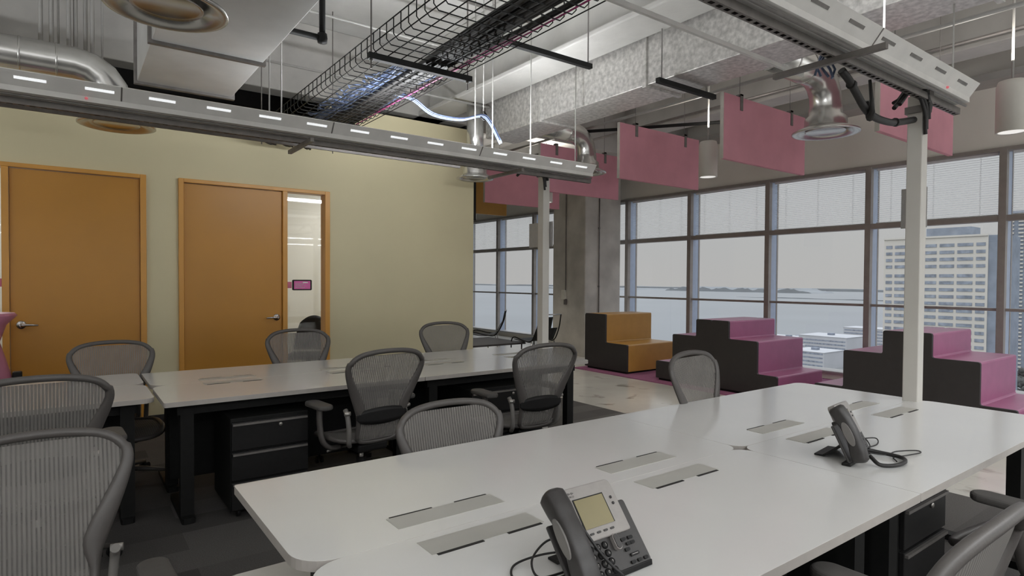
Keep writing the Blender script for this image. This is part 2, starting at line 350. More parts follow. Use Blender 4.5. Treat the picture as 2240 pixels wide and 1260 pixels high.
# concrete column
cc = MB().prism(rrect(7.72, 8.20, 8.66, 9.12, (.02, .02, .02, .02), 3), 2, 0, CZ)
struct('column', cc, M['concrete'])
t = thing('conduit', 'thin steel conduit with white outlet box on the left face of the concrete column', 'conduit', (7.72, 8.72, 1.12))
MB().cyl((-.015, 0, .08), (-.015, 0, 3.1), .011, 8).build('pipe', M['strut'], t)
MB().box((-.05, -.01, -.06), (0, .09, .12)).build('outlet_box', M['plate_white'], t, bevel=.005)
MB().box((-.04, -.03, -.16), (0, .03, -.05)).build('plug', M['strut'], t, bevel=.006)
t = thing('conduit', 'thin steel conduit running down the right face of the concrete column', 'conduit', (8.07, 8.2, 0))
MB().cyl((0, -.015, .02), (0, -.015, 3.9), .011, 8).build('pipe', M['strut'], t)
MB().box((-.02, -.02, 1.30), (.02, 0, 1.33)).box((-.02, -.02, 2.4), (.02, 0, 2.43)).build('clip', M['strut'], t)
# panelled column behind yellow wall corner
struct('bulkhead', MB().box((4.32, 6.95, 2.24), (4.50, 7.25, CZ)), M['black_metal'])

# ================================================================== OVERHEAD STRUCTURE
def ibeam(name, lab, x, z0, z1, fw, y0, y1, m):
    b = MB(); b.box((x-fw/2, y0, z0), (x+fw/2, y1, z0+.05)); b.box((x-.04, y0, z0+.05), (x+.04, y1, z1)); b.box((x-fw/2, y0, z1-.03), (x+fw/2, y1, z1))
    return struct(name, b, m, bevel=.012)
ibeam('ceiling_beam', '', 3.79, 3.5, CZ, .40, -6, 16, M['beam'])
ibeam('ceiling_beam', '', -1.3, 3.62, CZ, .40, -6, 16, M['deck'])
ibeam('ceiling_beam', '', 7.4, 3.75, CZ, .36, -6, 16, M['beam'])
struct('ceiling_beam', MB().box((-6, 6.9, 3.5), (9, 7.15, CZ)), M['deck'], bevel=.01)
struct('ceiling_beam', MB().box((-6, -.6, 3.7), (9, -.3, CZ)), M['deck'], bevel=.01)

def rect_duct(name, lab, x0, x1, z0, z1, y0, y1, seams, m, ends=True):
    t = thing(name, lab, 'duct', ((x0+x1)/2, (y0+y1)/2, z0)); cx, cy = (x0+x1)/2, (y0+y1)/2
    MB().box((x0-cx, y0-cy, 0), (x1-cx, y1-cy, z1-z0)).build('duct_body', m, t, bevel=.006)
    for s in seams:
        MB().box((x0-cx-.02, s-cy-.02, -.02), (x1-cx+.02, s-cy+.02, z1-z0+.02)).build('flange', M['strut'] if m is not M['galv'] else M['galv'], t, bevel=.004)
    return t
rect_duct('supply_duct', 'long mottled galvanised rectangular duct running to the window side, left of the pink panels', 4.05, 4.50, 3.12, 3.60, -4, 6.05, (3.56, 1.2, 5.0), M['galv'])
rect_duct('plain_duct', 'wide smooth sheet-metal duct over the upper left, ending in a bolted flange', .42, 1.07, 2.88, 3.34, .2, 5.30, (4.32, 5.28, 2.2), M['duct_smooth'])
t = thing('duct_hanger', 'black strut hanger crossing under the mottled duct, left of the pendant lamps', 'hanger', (4.25, 3.3, 3.05))
MB().box((-.35, -.02, 0), (.42, .02, .04)).build('cross_bar', M['black_metal'], t)
for sx in (-.30, .30): MB().cyl((sx, 0, .04), (sx, 0, CZ-3.05), .006, 8).build('threaded_rod', M['strut'], t)

def pipe_obj(name, pts, rad, m, lab, cat='pipe', n=12, fit=None, parent=None):
    t = thing(name, lab, cat, pts[0]); o = Vector(pts[0])
    MB().tube([Vector(p)-o for p in pts], rad, n).build('pipe_run', m, t)
    if fit:
        for p in fit: q = Vector(p)-o; MB().lathe([(0, -rad*1.8), (rad*1.5, -rad*1.5), (rad*1.7, 0), (rad*1.5, rad*1.5), (0, rad*1.8)], q, 12).build('fitting', m, t)
    return t
pipe_obj('sprinkler_pipe', [(-2, 4.15, 3.08), (1.40, 4.15, 3.08)], .021, M['black_metal'], 'black sprinkler pipe reaching an elbow above the left desks', fit=[(1.42, 4.15, 3.08)])
pipe_obj('sprinkler_drop', [(1.42, 4.15, 3.10), (1.42, 4.15, CZ)], .021, M['black_metal'], 'vertical black pipe rising from the elbow to the ceiling')
pipe_obj('sprinkler_pipe', [(.6, 5.3, 3.75), (2.2, 5.3, 3.75), (3.4, 5.3, 3.75)], .012, M['rod'], 'thin pale conduit crossing behind the cable tray')
pipe_obj('sprinkler_pipe', [(1.3, 5.9, 3.45), (4.0, 5.9, 3.45)], .012, M['rod'], 'thin pale conduit low behind the cable tray, above the yellow wall')
pipe_obj('sprinkler_pipe', [(1.0, 4.6, 3.9), (3.6, 4.6, 3.9)], .016, M['strut'], 'thin dark conduit high above the cable tray')
pipe_obj('sprinkler_pipe', [(4.6, 6.5, 3.30), (6.2, 4.3, 3.30), (6.2, 4.28, 3.30)], .02, M['black_metal'], 'black slanting brace behind the pink panels')
pipe_obj('sprinkler_pipe', [(5.5, 1.2, 3.42), (5.5, 9.6, 3.42)], .018, M['rod'], 'pale pipe running above the row of pink panels')
pipe_obj('sprinkler_pipe', [(6.6, -1, 3.62), (6.6, 10, 3.62)], .016, M['strut'], 'grey pipe under the deck near the windows')
t = thing('strut_bar', 'dark strut bar crossing below the beam, right of the cable tray', 'strut', (2.75, 3.30, 3.0))
MB().box((-.50, -.018, 0), (.40, .018, .035)).build('cross_bar', M['black_metal'], t)
for sx in (-.47, .37): MB().cyl((sx, 0, .03), (sx, 0, CZ-3.0), .005, 8).build('threaded_rod', M['strut'], t)

# vertical painted conduits behind the round duct
for i in range(8):
    x = -.17+i*.058+(.012 if i % 2 else 0)
    c_ = MB().cyl((0, 0, 0), (0, 0, CZ-3.30), .016 if i not in (2, 7) else .008, 10).build('riser_conduit', M['rod'], None)
    c_.location = (x, 6.28+.03*(i % 3), 3.30)
    pos = ['leftmost', 'second from the left', 'third from the left', 'fourth from the left', 'fifth from the left', 'sixth from the left', 'seventh from the left', 'rightmost'][i]
    tag(c_, pos+' of the pale vertical conduits rising behind the round duct', 'conduit', 'pale riser conduits behind the round duct')

# round ducts and ring diffusers
def ring_diffuser(x, y, z, lab, R=.275, inner='white_wall'):
    t = thing('round_diffuser', lab, 'air diffuser', (x, y, z), group='round ring air diffusers')
    MB().lathe([(R, 0), (R, .012), (R*.86, .03), (R*.66, .055), (R*.62, .055), (R*.62, .045), (R*.80, .012), (R*.93, -.004)], n=40, closed=True).build('outer_ring', M['spiral'], t)
    MB().lathe([(0, .020), (R*.52, .020), (R*.58, .012), (R*.60, .018), (R*.56, .03), (0, .036)], n=40).build('centre_plate', M['chrome'], t)
    MB().lathe([(R*.64, .05), (R*.62, .13), (R*.50, .16), (R*.50, .22)], n=32).build('collar', M['spiral'], t)
    for k in range(3):
        a = k*2*PI/3; MB().cyl((R*.3*math.cos(a), R*.3*math.sin(a), .03), (R*.5*math.cos(a), R*.5*math.sin(a), .14), .004, 6).build('spoke', M['chrome'], t)
    return t
ring_diffuser(5.42, 2.68, 2.74, 'round diffuser on a shiny elbow duct between the two right pink panels')
ring_diffuser(5.28, 5.60, 2.78, 'round diffuser behind the end of the lit rail, left of the second pink panel', .25)
ring_diffuser(.33, 5.90, 2.66, 'round diffuser reflecting the orange door, just below the lit rail at left')
ring_diffuser(.40, 3.42, 2.74, 'largest round diffuser, cut by the top left edge of the photo')
ring_diffuser(3.9, 6.05, 2.62, 'small round diffuser beside the post of the back desks', .22)
def round_duct(pts, rad, lab, ribs=True, name='round_duct'):
    t = thing(name, lab, 'duct', pts[0]); o = Vector(pts[0]); P = [Vector(p)-o for p in pts]
    MB().tube(P, rad, 24, cap=True).build('duct_body', M['spiral'], t)
    if ribs:
        L = 0
        for a, b in zip(P[:-1], P[1:]):
            d = (b-a).length
            if d > .5:
                n = int(d/.22)
                for k in range(1, n+1):
                    q = a+(b-a)*(k/(n+.5)); dd = (b-a).normalized()
                    MB().tube([q-dd*.006, q+dd*.006], rad+.006, 24).build('seam_ring', M['spiral'], t)
        for q in P[1:-1]:
            pass
    return t
def elbow(xs, y, z, zb, rad, R, sgn=1):
    """horizontal run then an elbow down: centreline points"""
    out = list(xs); x0 = xs[-1][0]
    for k in range(1, 5): a = k/4*PI/2; out.append((x0+sgn*R*math.sin(a), y, z-R*(1-math.cos(a))))
    out.append((x0+sgn*R, y, zb)); return out
round_duct(elbow([(-3.2, 5.9, 3.11), (.05, 5.9, 3.11)], 5.9, 3.11, 2.86, .12, .26), .125, 'large shiny round duct with elbow above the left end of the lit rail')
round_duct(elbow([(4.50, 2.68, 3.24), (5.16, 2.68, 3.24)], 2.68, 3.24, 2.94, .1, .26), .13, 'round branch duct bending down to the right-hand diffuser', ribs=True)
round_duct(elbow([(4.50, 5.60, 3.26), (5.04, 5.60, 3.26)], 5.6, 3.26, 2.96, .1, .24), .12, 'round branch duct bending down beside the second pink panel')
round_duct([(3.9, 6.05, 2.80), (3.9, 6.05, 3.5), (3.9, 6.05, 3.5)], .10, 'short vertical round duct above the small diffuser by the back post', False)

# wire cable tray (runs along y)
def wire_tray(x0, x1, z, y0, y1, h=.13, sp=.1):
    t = thing('cable_tray', 'black wire basket cable tray hung over the back desks, running to the yellow wall', 'cable tray', ((x0+x1)/2, (y0+y1)/2, z))
    cx, cy = (x0+x1)/2, (y0+y1)/2; hw = (x1-x0)/2; hl = (y1-y0)/2; b = MB(); rr = .0038
    for k in range(8): xx = -hw+2*hw*k/7; b.tube([(xx, -hl, 0), (xx, hl, 0)], rr, 5)
    for s in (-1, 1):
        for zz in (.065, h): b.tube([(s*hw, -hl, zz), (s*hw, hl, zz)], rr*1.1, 5)
    y = -hl
    while y <= hl: b.tube([(-hw, y, h), (-hw, y, .03), (-hw+.03, y, 0), (hw-.03, y, 0), (hw, y, .03), (hw, y, h)], rr, 5); y += sp
    b.build('wire_basket', M['black_metal'], t)
    return t
wire_tray(1.60, 2.27, 2.885, 1.2, 6.55)
for k, (y, lab) in enumerate(((6.42, 'black strut under the wall end of the cable tray, below the lit rail'), (3.69, 'black strut carrying the cable tray between its hanger rods'), (1.6, 'black strut under the near end of the cable tray'))):
    t = thing('tray_hanger', lab, 'hanger', (1.93, y, 2.84), group='struts carrying the cable tray')
    MB().box((-.37, -.02, 0), (.41, .02, .04)).build('cross_bar', M['black_metal'], t)
    for sx in (-.35, .38):
        MB().cyl((sx, 0, -.06), (sx, 0, CZ-2.84), .0055, 8).build('threaded_rod', M['strut'], t)
        MB().cyl((sx, 0, -.012), (sx, 0, 0), .011, 6).build('nut', M['strut'], t)
def bundle(name, lab, n, xr, y0, y1, z, rr, m, wob=.02, steps=16):
    b = MB()
    for i in range(n):
        x = random.uniform(*xr); zz = z+random.uniform(0, .05); ph = random.uniform(0, 6); pts = []
        for k in range(steps+1):
            t_ = k/steps; pts.append((x+wob*math.sin(ph+t_*9+i), y0+(y1-y0)*t_, zz+wob*.5*math.sin(ph*2+t_*13)))
        b.tube(pts, rr, 6)
    return tag(b.build(name, m), lab, 'cables')
def loose(name, lab, n, m):
    b = MB()
    for i in range(n):
        pts = []; y = random.uniform(4.2, 5.9); x = random.uniform(1.85, 2.15); a = random.uniform(0, 6)
        for k in range(14): pts.append((x+.10*math.sin(a+k*.7)+random.uniform(-.02, .02), y+k*.035-.2+.03*math.cos(k), 2.93+.05*abs(math.sin(k*.5+a))))
        b.tube(pts, .006, 6)
    return tag(b.build(name, m), lab, 'cables')
bundle('cable_bundle', 'thick black cables tied together along the right side of the cable tray', 14, (1.98, 2.20), 1.2, 6.4, 2.90, .016, M['cable_black'], .018)
bundle('data_cables', 'pale blue data cables lying in the cable tray near the yellow wall', 26, (1.88, 2.22), 3.9, 6.3, 2.925, .007, M['cable_blue'], .03, 30)
loose('data_cable_coils', 'loose pale blue cable coils heaped in the far part of the cable tray', 22, M['cable_blue'])
bundle('data_cables', 'magenta cables along the right edge of the cable tray', 3, (2.20, 2.25), 1.4, 6.3, 2.90, .006, M['cable_pink'], .008, 24)
b = MB()
for k in range(5):
    o = Vector((.008*math.cos(k*1.3), .008*math.sin(k*1.3), .010*math.sin(k*2.1)))
    b.tube([p+o for p in bez([(2.12, 4.5, 2.92), (2.28, 4.48, 2.90), (2.48, 4.5, 2.815), (2.72, 4.45, 2.80), (2.90, 4.40, 2.85), (2.98, 4.38, 2.80), (3.08, 4.36, 2.63)], 6)], .007, 6)
tag(b.build('data_cables', M['cable_blue']), 'pale blue cable bundle sagging from the cable tray to the lit rail', 'cables')
t = thing('cable_hook', 'small black hook holding up the sagging blue cables', 'hook', (2.92, 4.40, 2.87))
MB().cyl((0, 0, 0), (0, 0, CZ-2.87), .004, 6).build('rod', M['rod'], t)
MB().tube([(0, 0, .02), (.03, 0, 0), (.03, 0, -.04), (0, 0, -.055), (-.03, 0, -.03)], .007, 8).build('hook', M['black_plastic'], t)
# black cable clump hanging below wall end of the tray
b = MB()
for i in range(10):
    a = random.uniform(0, 6); x = random.uniform(1.62, 2.0)
    b.tube([(x+.07*math.sin(a+k*.8), 6.3+.10*math.cos(a+k*.6), 2.86-.07*abs(math.sin(k*.45+a))) for k in range(14)], .012, 6)
tag(b.build('cable_bundle', M['cable_black']), 'tangle of black cables under the wall end of the cable tray', 'cables')

# ------------------------------------------------------------ lit service rails
def rail(yf, x0, x1, Z0, lab, slots, lit, energy, xs_rod, segs, xc_l=(-1.55,)):
    """fixture body + struts; yf = y of the sloping face; local origin at (x1, yf, Z0), Z0 = bottom of the body"""
    t = thing('light_rail', lab, 'light fixture', (x1, yf, Z0)); L = x0-x1
    prof = [(0, 0), (0, .030), (-.052, .100), (-.046, .106), (.012, .045), (.128, .045), (.186, .106), (.192, .100), (.14, .030), (.14, 0)]
    MB().prism([(a, b) for a, b in prof], 0, L, 0).build('housing', M['fixture'], t)
    for s in range(1, int(-L/1.27)+1):
        if L < -1.27*s: MB().prism([(-.003, .031), (.0, .031), (-.051, .100), (-.055, .100)], 0, -.05-1.27*s-.004, -.05-1.27*s+.004).build('joint_strip', M['strut'], t)
    for sx in slots:
        q = MB(); X = sx-x1; h = .07
        # slot lies on the sloping face between (-.03,.068) and (-.045,.165)
        def P(a, b_): return (a, -.052*(b_-.03)/.07-.0018, b_+.0005)
        q.v = [P(X-h, .062), P(X+h, .062), P(X+h, .074), P(X-h, .074)]; q.f = [(0, 1, 2, 3)]; q.sm = [False]
        q.build('lit_slot' if lit else 'slot', M['tube'] if lit else M['strut'], t, solid=.003)
    MB().box((L, .03, .048), (-.02, .11, .062)).build('lamp_tube', M['tube'], t)
    # strut channels
    st = MB().box((L, .055, -.055), (.03, .092, -.018)); st.build('strut_channel', M['perforated'], t)
    MB().box((L, .34, -.02), (-1.3, .355, .0)).build('strut_channel', M['strut'] if lit else M['fixture'], t)
    for xc in [a for a in xc_l if a > L]:
        MB().box((xc-.013, -.16, -.082), (xc+.013, .36, -.056)).build('cross_strut', M['strut'], t)
    MB().tube([(L, .02, -.016), (0, .02, -.016)], .008, 6).build('lower_conduit', M['strut'], t)
    for xr in xs_rod:
        xr, zt = xr if isinstance(xr, tuple) else (xr, CZ)
        MB().cyl((xr-x1, .07, .045), (xr-x1, .07, zt-Z0), .005, 8).build('hanger_rod', M['rod'], t)
    for lx in ((.09,) if lit else ((4.05,) if slots else ())): MB().lathe([(0, .008), (.006, .006), (.009, 0), (.006, -.006), (0, -.008)], (lx-x1, -.004, .018), 12).build('indicator_light', M['led'], t)
    for a_, b_, up in segs:
        ld = bpy.data.lights.new('rail_lamp', 'AREA'); ld.shape = 'RECTANGLE'; ld.size = b_-a_; ld.size_y = .12; ld.energy = energy*(b_-a_); ld.color = (.95, .975, 1)
        lo = bpy.data.objects.new('rail_lamp', ld); COL.objects.link(lo); lo.parent = t; lo.location = ((a_+b_)/2-x1, .07, .115 if up else -.09)
        if not up: ld.energy *= .4  # downward fill, used only by the rails added behind the camera
        if up:
            lo.rotation_euler = (PI, 0, 0); ld.energy *= .6
            for q in ((1,) if lit else ()):   # the bare tube also shines sideways over the trough
                l2 = ld.copy(); l2.energy = ld.energy*.40; l2.size_y = .06; o2 = bpy.data.objects.new('rail_lamp', l2); COL.objects.link(o2); o2.parent = t
                o2.location = (lo.location.x, .07+q*.08, .15); o2.rotation_euler = (PI-q*1.0, 0, 0)
    return t
sl1 = [3.94-.3155*k for k in range(15)]
rail(4.275, -4.0, 4.12, 2.437, 'long grey light rail with glowing slots crossing above the back desks', sl1, True, 36, (-.9, 1.12, 1.20, 2.80, 2.98, 3.40, (3.95, 3.5)), ((-4, -1.5, 1), (1.5, 3.55, 1)), (-.98, -2.78))
sl2 = [4.20-.33*k for k in range(7)]
rail(1.32, -4.5, 4.42, 2.52, 'grey light rail with unlit slots above the near desk, top right', sl2, False, 32, (-.6, 2.4, 3.40, (4.36, 3.12)), ((-4.5, .25, 1), (1.3, 3.4, 1)))
rail(-1.75, -4.5, 8.3, 2.52, 'added unseen light rail behind the camera, brightening the room', [], False, 36, (-1, 2, 4), ((-4.3, 8.1, 1), (-4.3, 8.1, 0)))  # unseen rail, added to brighten the room
rail(-4.4, -4.5, 8.3, 2.52, 'second added unseen light rail, furthest behind the camera', [], False, 36, (-1, 2, 4), ((-4.3, 8.1, 1), (-4.3, 8.1, 0)))  # another added rail, more fill from out of view

# ------------------------------------------------------------ pink baffles
def baffle(y, x0, x1, z0, z1, lab, m):
    t = thing('hanging_panel', lab, 'hanging panel', ((x0+x1)/2, y, z0), group='coloured acoustic panels hanging in a row'); w = (x1-x0)/2; h = z1-z0
    MB().box((-w, -.02, 0), (w, .02, h)).build('panel', m, t, bevel=.004)
    MB().box((-w-.006, -.018, 0), (-w, .018, h)).build('edge_strip', M['panel_edge'], t)
    for sx in (-w*.62, w*.62):
        c_ = MB().box((sx-.022, -.026, h-.13), (sx+.022, -.020, h+.03)).box((sx-.022, .020, h-.13), (sx+.022, .026, h+.03)).box((sx-.022, -.026, h+.012), (sx+.022, .026, h+.03)).build('bracket', M['strut'], t)
        MB().cyl((sx, 0, h+.03), (sx, 0, CZ-z0), .003, 6).build('wire', M['strut'], t)
baffle(2.15, 5.17, 6.72, 2.62, 3.24, 'pink panel furthest right, partly behind the near post', M['pink'])
baffle(3.48, 5.05, 6.55, 2.60, 3.23, 'large pink panel just left of the shiny elbow duct', M['pink'])
baffle(4.95, 5.18, 6.66, 2.62, 3.27, 'pink panel with pale left edge above the orange steps', M['pink'])
baffle(6.34, 5.12, 6.62, 2.63, 3.27, 'pink panel behind the end of the lit rail, in front of the concrete column', M['pink'])
baffle(7.80, 5.20, 6.72, 2.63, 3.27, 'dark pink panel directly behind the slim far post', M['pink'])
baffle(9.30, 5.20, 6.70, 2.64, 3.27, 'ochre panel at the yellow wall corner, last of the hanging row', M['ochre'])

# ------------------------------------------------------------ pendants
def pendant(x, y, z, lab):
    t = thing('pendant_lamp', lab, 'pendant lamp', (x, y, z), group='white cylinder pendant lamps by the windows')
    MB().lathe([(.085, .004), (.10, .0), (.102, .004), (.102, .36), (.09, .40), (.02, .405), (0, .405)], n=32).build('shade', M['pendant'], t)
    MB().lathe([(0, .006), (.088, .006)], n=32).build('lamp_face', M['lamp'], t)
    MB().cyl((0, 0, .40), (0, 0, CZ-z), .009, 8).build('stem', M['rod'], t)
    MB().lathe([(0, 0), (.05, 0), (.05, -.03), (0, -.03)], (0, 0, CZ-z), 20).build('canopy', M['pendant'], t)
    ld = bpy.data.lights.new('pendant_spot', 'SPOT'); ld.energy = 58; ld.spot_size = 2.1; ld.spot_blend = .6; ld.shadow_soft_size = .08; ld.color = (1, .93, .82)
    lo = bpy.data.objects.new('pendant_spot', ld); COL.objects.link(lo); lo.parent = t; lo.location = (0, 0, -.01)
    l2 = bpy.data.lights.new('added_uplight', 'SPOT'); l2.energy = 36; l2.spot_size = 2.9; l2.spot_blend = .8; l2.shadow_soft_size = .12; l2.color = (1, .95, .88)  # fill added above the closed shade, to brighten ceiling and fascia
    o2 = bpy.data.objects.new('added_uplight', l2); COL.objects.link(o2); o2.parent = t; o2.location = (0, 0, .56); o2.rotation_euler = (PI, 0, 0)
pendant(5.84, 4.20, 2.60, 'white cylinder pendant between the two middle pink panels')
pendant(5.95, 1.50, 2.60, 'white cylinder pendant at the right edge of the photo')
pendant(5.82, 7.05, 2.60, 'white cylinder pendant half hidden behind the far post, before the concrete column')
pendant(6.3, 9.9, 2.60, 'small white cylinder pendant at the yellow wall corner')

# ------------------------------------------------------------ posts
def post(x, y, lab, plab, clab, sy0, sy1):
    t = thing('service_post', lab, 'post', (x, y, 0))
    MB().prism(rrect(-.04, -.04, .04, .04, (.006,)*4, 3), 2, 0, 2.50).build('column', M['post'], t)
    MB().box((-.05, -.05, 2.40), (.05, .05, 2.44)).box((-.03, -.07, 2.45), (.03, .03, 2.54)).build('top_bracket', M['strut'], t)
    s = MB().box((-.003, sy0, 0), (.003, sy1, .235)).build('sign_plate', M['sign']); s.location = (x+.048, y, 1.745)
    tag(s, plab, 'sign')
    c_ = MB()
    for k, (pts, rr) in enumerate((([(-.30, -.02, 2.40), (-.14, -.03, 2.52), (-.05, -.055, 2.44), (-.02, -.052, 2.30)], .011), ([(-.32, .0, 2.38), (-.12, -.03, 2.55), (-.03, -.06, 2.48), (.0, -.055, 2.36)], .012), ([(-.25, .02, 2.42), (-.10, -.02, 2.56), (-.01, -.06, 2.46), (.01, -.055, 2.40)], .012), ([(-.28, .02, 2.42), (-.13, -.03, 2.50), (-.06, -.055, 2.40), (-.03, -.052, 2.27)], .010))):
        c_.tube(bez(pts, 8), rr, 8)
    c_.v = [(a+x, b_+y, z) for a, b_, z in c_.v]
    tag(c_.build('cable_loop', M['cable_black']), clab, 'cables')
    return t
post(3.985, 1.44, 'pale square post rising from the near desk to the rail above', 'grey sign plate on the back of the near post', 'black cables looping from the rail into the top of the near post', -.04, .095)
post(3.64, 4.44, 'slim pale post at the end of the back desks, seen before the concrete column', 'translucent grey sign plate on the post of the back desks', 'black cables looping from the lit rail into the top of the far post', -.08, .28)
b = MB(); b.tube(bez([(3.06, 1.44, 2.46), (3.12, 1.43, 2.42), (3.20, 1.43, 2.37), (3.30, 1.43, 2.31), (3.42, 1.43, 2.285), (3.60, 1.43, 2.29), (3.78, 1.44, 2.325), (3.93, 1.44, 2.36)], 6), .019, 10)
cb_ = tag(b.build('cable_sleeve', M['cable_black']), 'thick black cable sleeve sagging from the rail to the near post', 'cables')
ti = MB()
for p in ((3.145, 1.43, 2.405), (3.66, 1.43, 2.30)): ti.cyl((p[0]-.012, p[1], p[2]), (p[0]+.012, p[1], p[2]), .023, 10)
ti.build('cable_tie', M['hole'], cb_)
h = MB(); h.tube([(3.32, 1.42, 2.46), (3.32, 1.41, 2.36), (3.30, 1.40, 2.29), (3.33, 1.42, 2.27), (3.36, 1.44, 2.30), (3.34, 1.44, 2.36)], [.008, .010, .016, .02, .016, .008], 8)
h.build('hanging_strap', M['hole'], cb_)
b = MB()
for i in range(5): b.tube([(2.98+.02*i+.02*math.sin(k+i), 1.5+.02*math.cos(k*1.3+i), 2.66-.045*k) for k in range(6)], .006, 6)
tag(b.build('data_cables', M['cable_blue']), 'pale blue cables dropping through the rail beside the near post', 'cables')

# ================================================================== DESKS
def slot_lid(x0, y0, x1, y1, z, front, parent, k):
    """flush power lid; opening strip along the front edge"""
    t = MB().box((x0, y0, z-.004), (x1, y1, z+.0012)).build('power_lid', M['slot_lid'], parent)
    ys = y0 if front else y1; w = x1-x0
    d = .010 if front else .007
    for a_, b_ in ((x0+.012, x0+w*.42), (x0+w*.64, x1-.012)): MB().box((a_, ys-(d if front else 0), z+.0002), (b_, ys+(0 if front else d), z+.0016)).build('finger_gap', M['hole'], t)
def bench(x0, nb, y0, ym, y1, lab, labs, z=.73, bay=1.805, slots=True, leg0=True, r_in=.065):
    """double-sided bench: desktops are the tops, one frame"""
    for k in range(nb):
        a = x0+k*bay; b_ = a+bay-.002
        for side, (p, q) in enumerate(((y0, ym-.0004), (ym+.0004, y1))):
            ro = .03 if (k in (0, nb-1)) else .006
            rs = [.006]*4
            inn = (3, 2) if side == 0 else (0, 1); out = (0, 1) if side == 0 else (3, 2)
            rs[inn[0]] = .10 if k == 0 else r_in; rs[inn[1]] = .10 if k == nb-1 else r_in
            if k == 0: rs[out[0]] = .012
            if k == nb-1: rs[out[1]] = .06
            cx, cy = (a+b_)/2, (p+q)/2
            t = thing('desk', labs[k*2+side], 'desk', (cx, cy, 0), group=lab)
            top = MB().prism([(u_-cx, v_-cy) for u_, v_ in rrect(a, p, b_, q, rs, 8)], 2, z-.028, z).build('desktop', M['desk'], t, bevel=.0008)
            top.data.materials.append(M['desk_edge'])
            for pl in top.data.polygons:
                if abs(pl.normal.z) < .5: pl.material_index = 1
            if slots:
                for sx in (.29, 1.12):
                    if side == 0: slot_lid(a+sx-cx, ym-.12-cy, a+sx+.36-cx, ym-.035-cy, z, True, t, 0)
                    else: slot_lid(a+sx-cx, ym+.07-cy, a+sx+.36-cx, ym+.155-cy, z, False, t, 0)
            # frame
            MB().box((a+.08-cx, p+.12-cy, z-.10), (b_-.08-cx, p+.16-cy, z-.03)).box((a+.08-cx, q-.16-cy, z-.10), (b_-.08-cx, q-.12-cy, z-.03)).build('under_frame', M['black_metal'], t)
            for lx in ((a+.13, b_-.13)):
                MB().box((lx-.035-cx, (p+q)/2-.20-cy, .03), (lx+.035-cx, (p+q)/2+.20-cy if False else (p+q)/2-.14-cy, z-.03)).build('leg', M['black_metal'], t)
                MB().prism(rrect(lx-.035-cx, p+.06-cy, lx+.035-cx, q-.06-cy, (.02,)*4, 3), 2, .007, .04).build('foot', M['black_metal'], t)
            MB().box((a+.1-cx, (ym+.012 if side else ym-.03)-cy, .12), (b_-.1-cx, (ym+.03 if side else ym-.012)-cy, z-.03)).build('modesty_panel', M['black_metal'], t)
bench(.44, 2, .78, 1.44, 2.16, 'white desktops of the near bench', ['nearest white desktop, holding the grey desk phone with the lit-up face', 'left far-side white desktop of the near bench, with the pointed left corner',
      'right near-side white desktop, holding the phone seen from the side', 'right far-side white desktop of the near bench, below the magenta steps'])
bench(.42, 2, 3.80, 4.44, 5.08, 'white desktops of the back bench', ['near-side left white desktop of the back bench', 'far-side left white desktop of the back bench, before the orange doors',
      'near-side right white desktop of the back bench, ending by the far post', 'far-side right white desktop of the back bench, along the yellow wall'], bay=1.62)
bench(-3.2, 2, 4.00, 4.57, 5.14, 'white desktops of the far left bench', ['hidden near-side white desktop at the far left', 'hidden far-side white desktop at the far left', 'near-side white desktop at the left, behind the dark chair', 'far-side white desktop at the left, before the left orange door'], bay=1.80, slots=False)

def pedestal(x, y, w, d, h, lab, rz=0, nd=3, m='black_metal', cushion=False):
    t = thing('drawer_pedestal', lab, 'drawer unit', (x, y, 0), rz, 'black drawer units under the desks')
    MB().box((-w/2, -d/2+.02, .05), (w/2, d/2, h)).build('body', M[m], t, bevel=.004)
    z = .06; hs = (h-.07)/nd
    for k in range(nd):
        dr = MB().box((-w/2+.004, -d/2, z), (w/2-.004, -d/2+.02, z+hs-.012)).build('drawer', M['black_plastic'], t, bevel=.003)
        MB().box((-w/2+.01, -d/2-.012, z+hs-.030), (w/2-.01, -d/2+.002, z+hs-.018)).build('pull', M['strut'], dr)
        z += hs
    MB().lathe([(0, 0), (.011, 0), (.011, .006), (0, .006)], (0, 0, 0), 14).build('lock', M['alu'], t, matrix=Matrix.Translation((w*.12, -d/2-.001, h-.06)) @ Matrix.Rotation(PI/2, 4, 'X'))
    for sx in (-1, 1):
        for sy in (-1, 1): MB().cyl((sx*(w/2-.05)-.01, sy*(d/2-.06), .032), (sx*(w/2-.05)+.01, sy*(d/2-.06), .032), .025, 12).build('caster', M['black_plastic'], t)
    if cushion: MB().prism(rrect(-w/2, -d/2, w/2, d/2, (.05,)*4, 4), 2, h, h+.03).build('cushion', M[cushion], t, bevel=.008)
pedestal(.98, 4.02, .45, .50, .60, 'black drawer unit left under the back bench, behind the foreground chairs')
pedestal(2.72, 4.02, .62, .50, .60, 'black drawer unit between the two chairs at the back bench')
pedestal(2.76, 1.17, .42, .46, .58, 'black drawer unit under the right near-side desktop')
pedestal(.57, 1.80, .40, .46, .46, 'low drawer unit with a pale cushion top at the left end of the near bench', cushion='desk', nd=2)

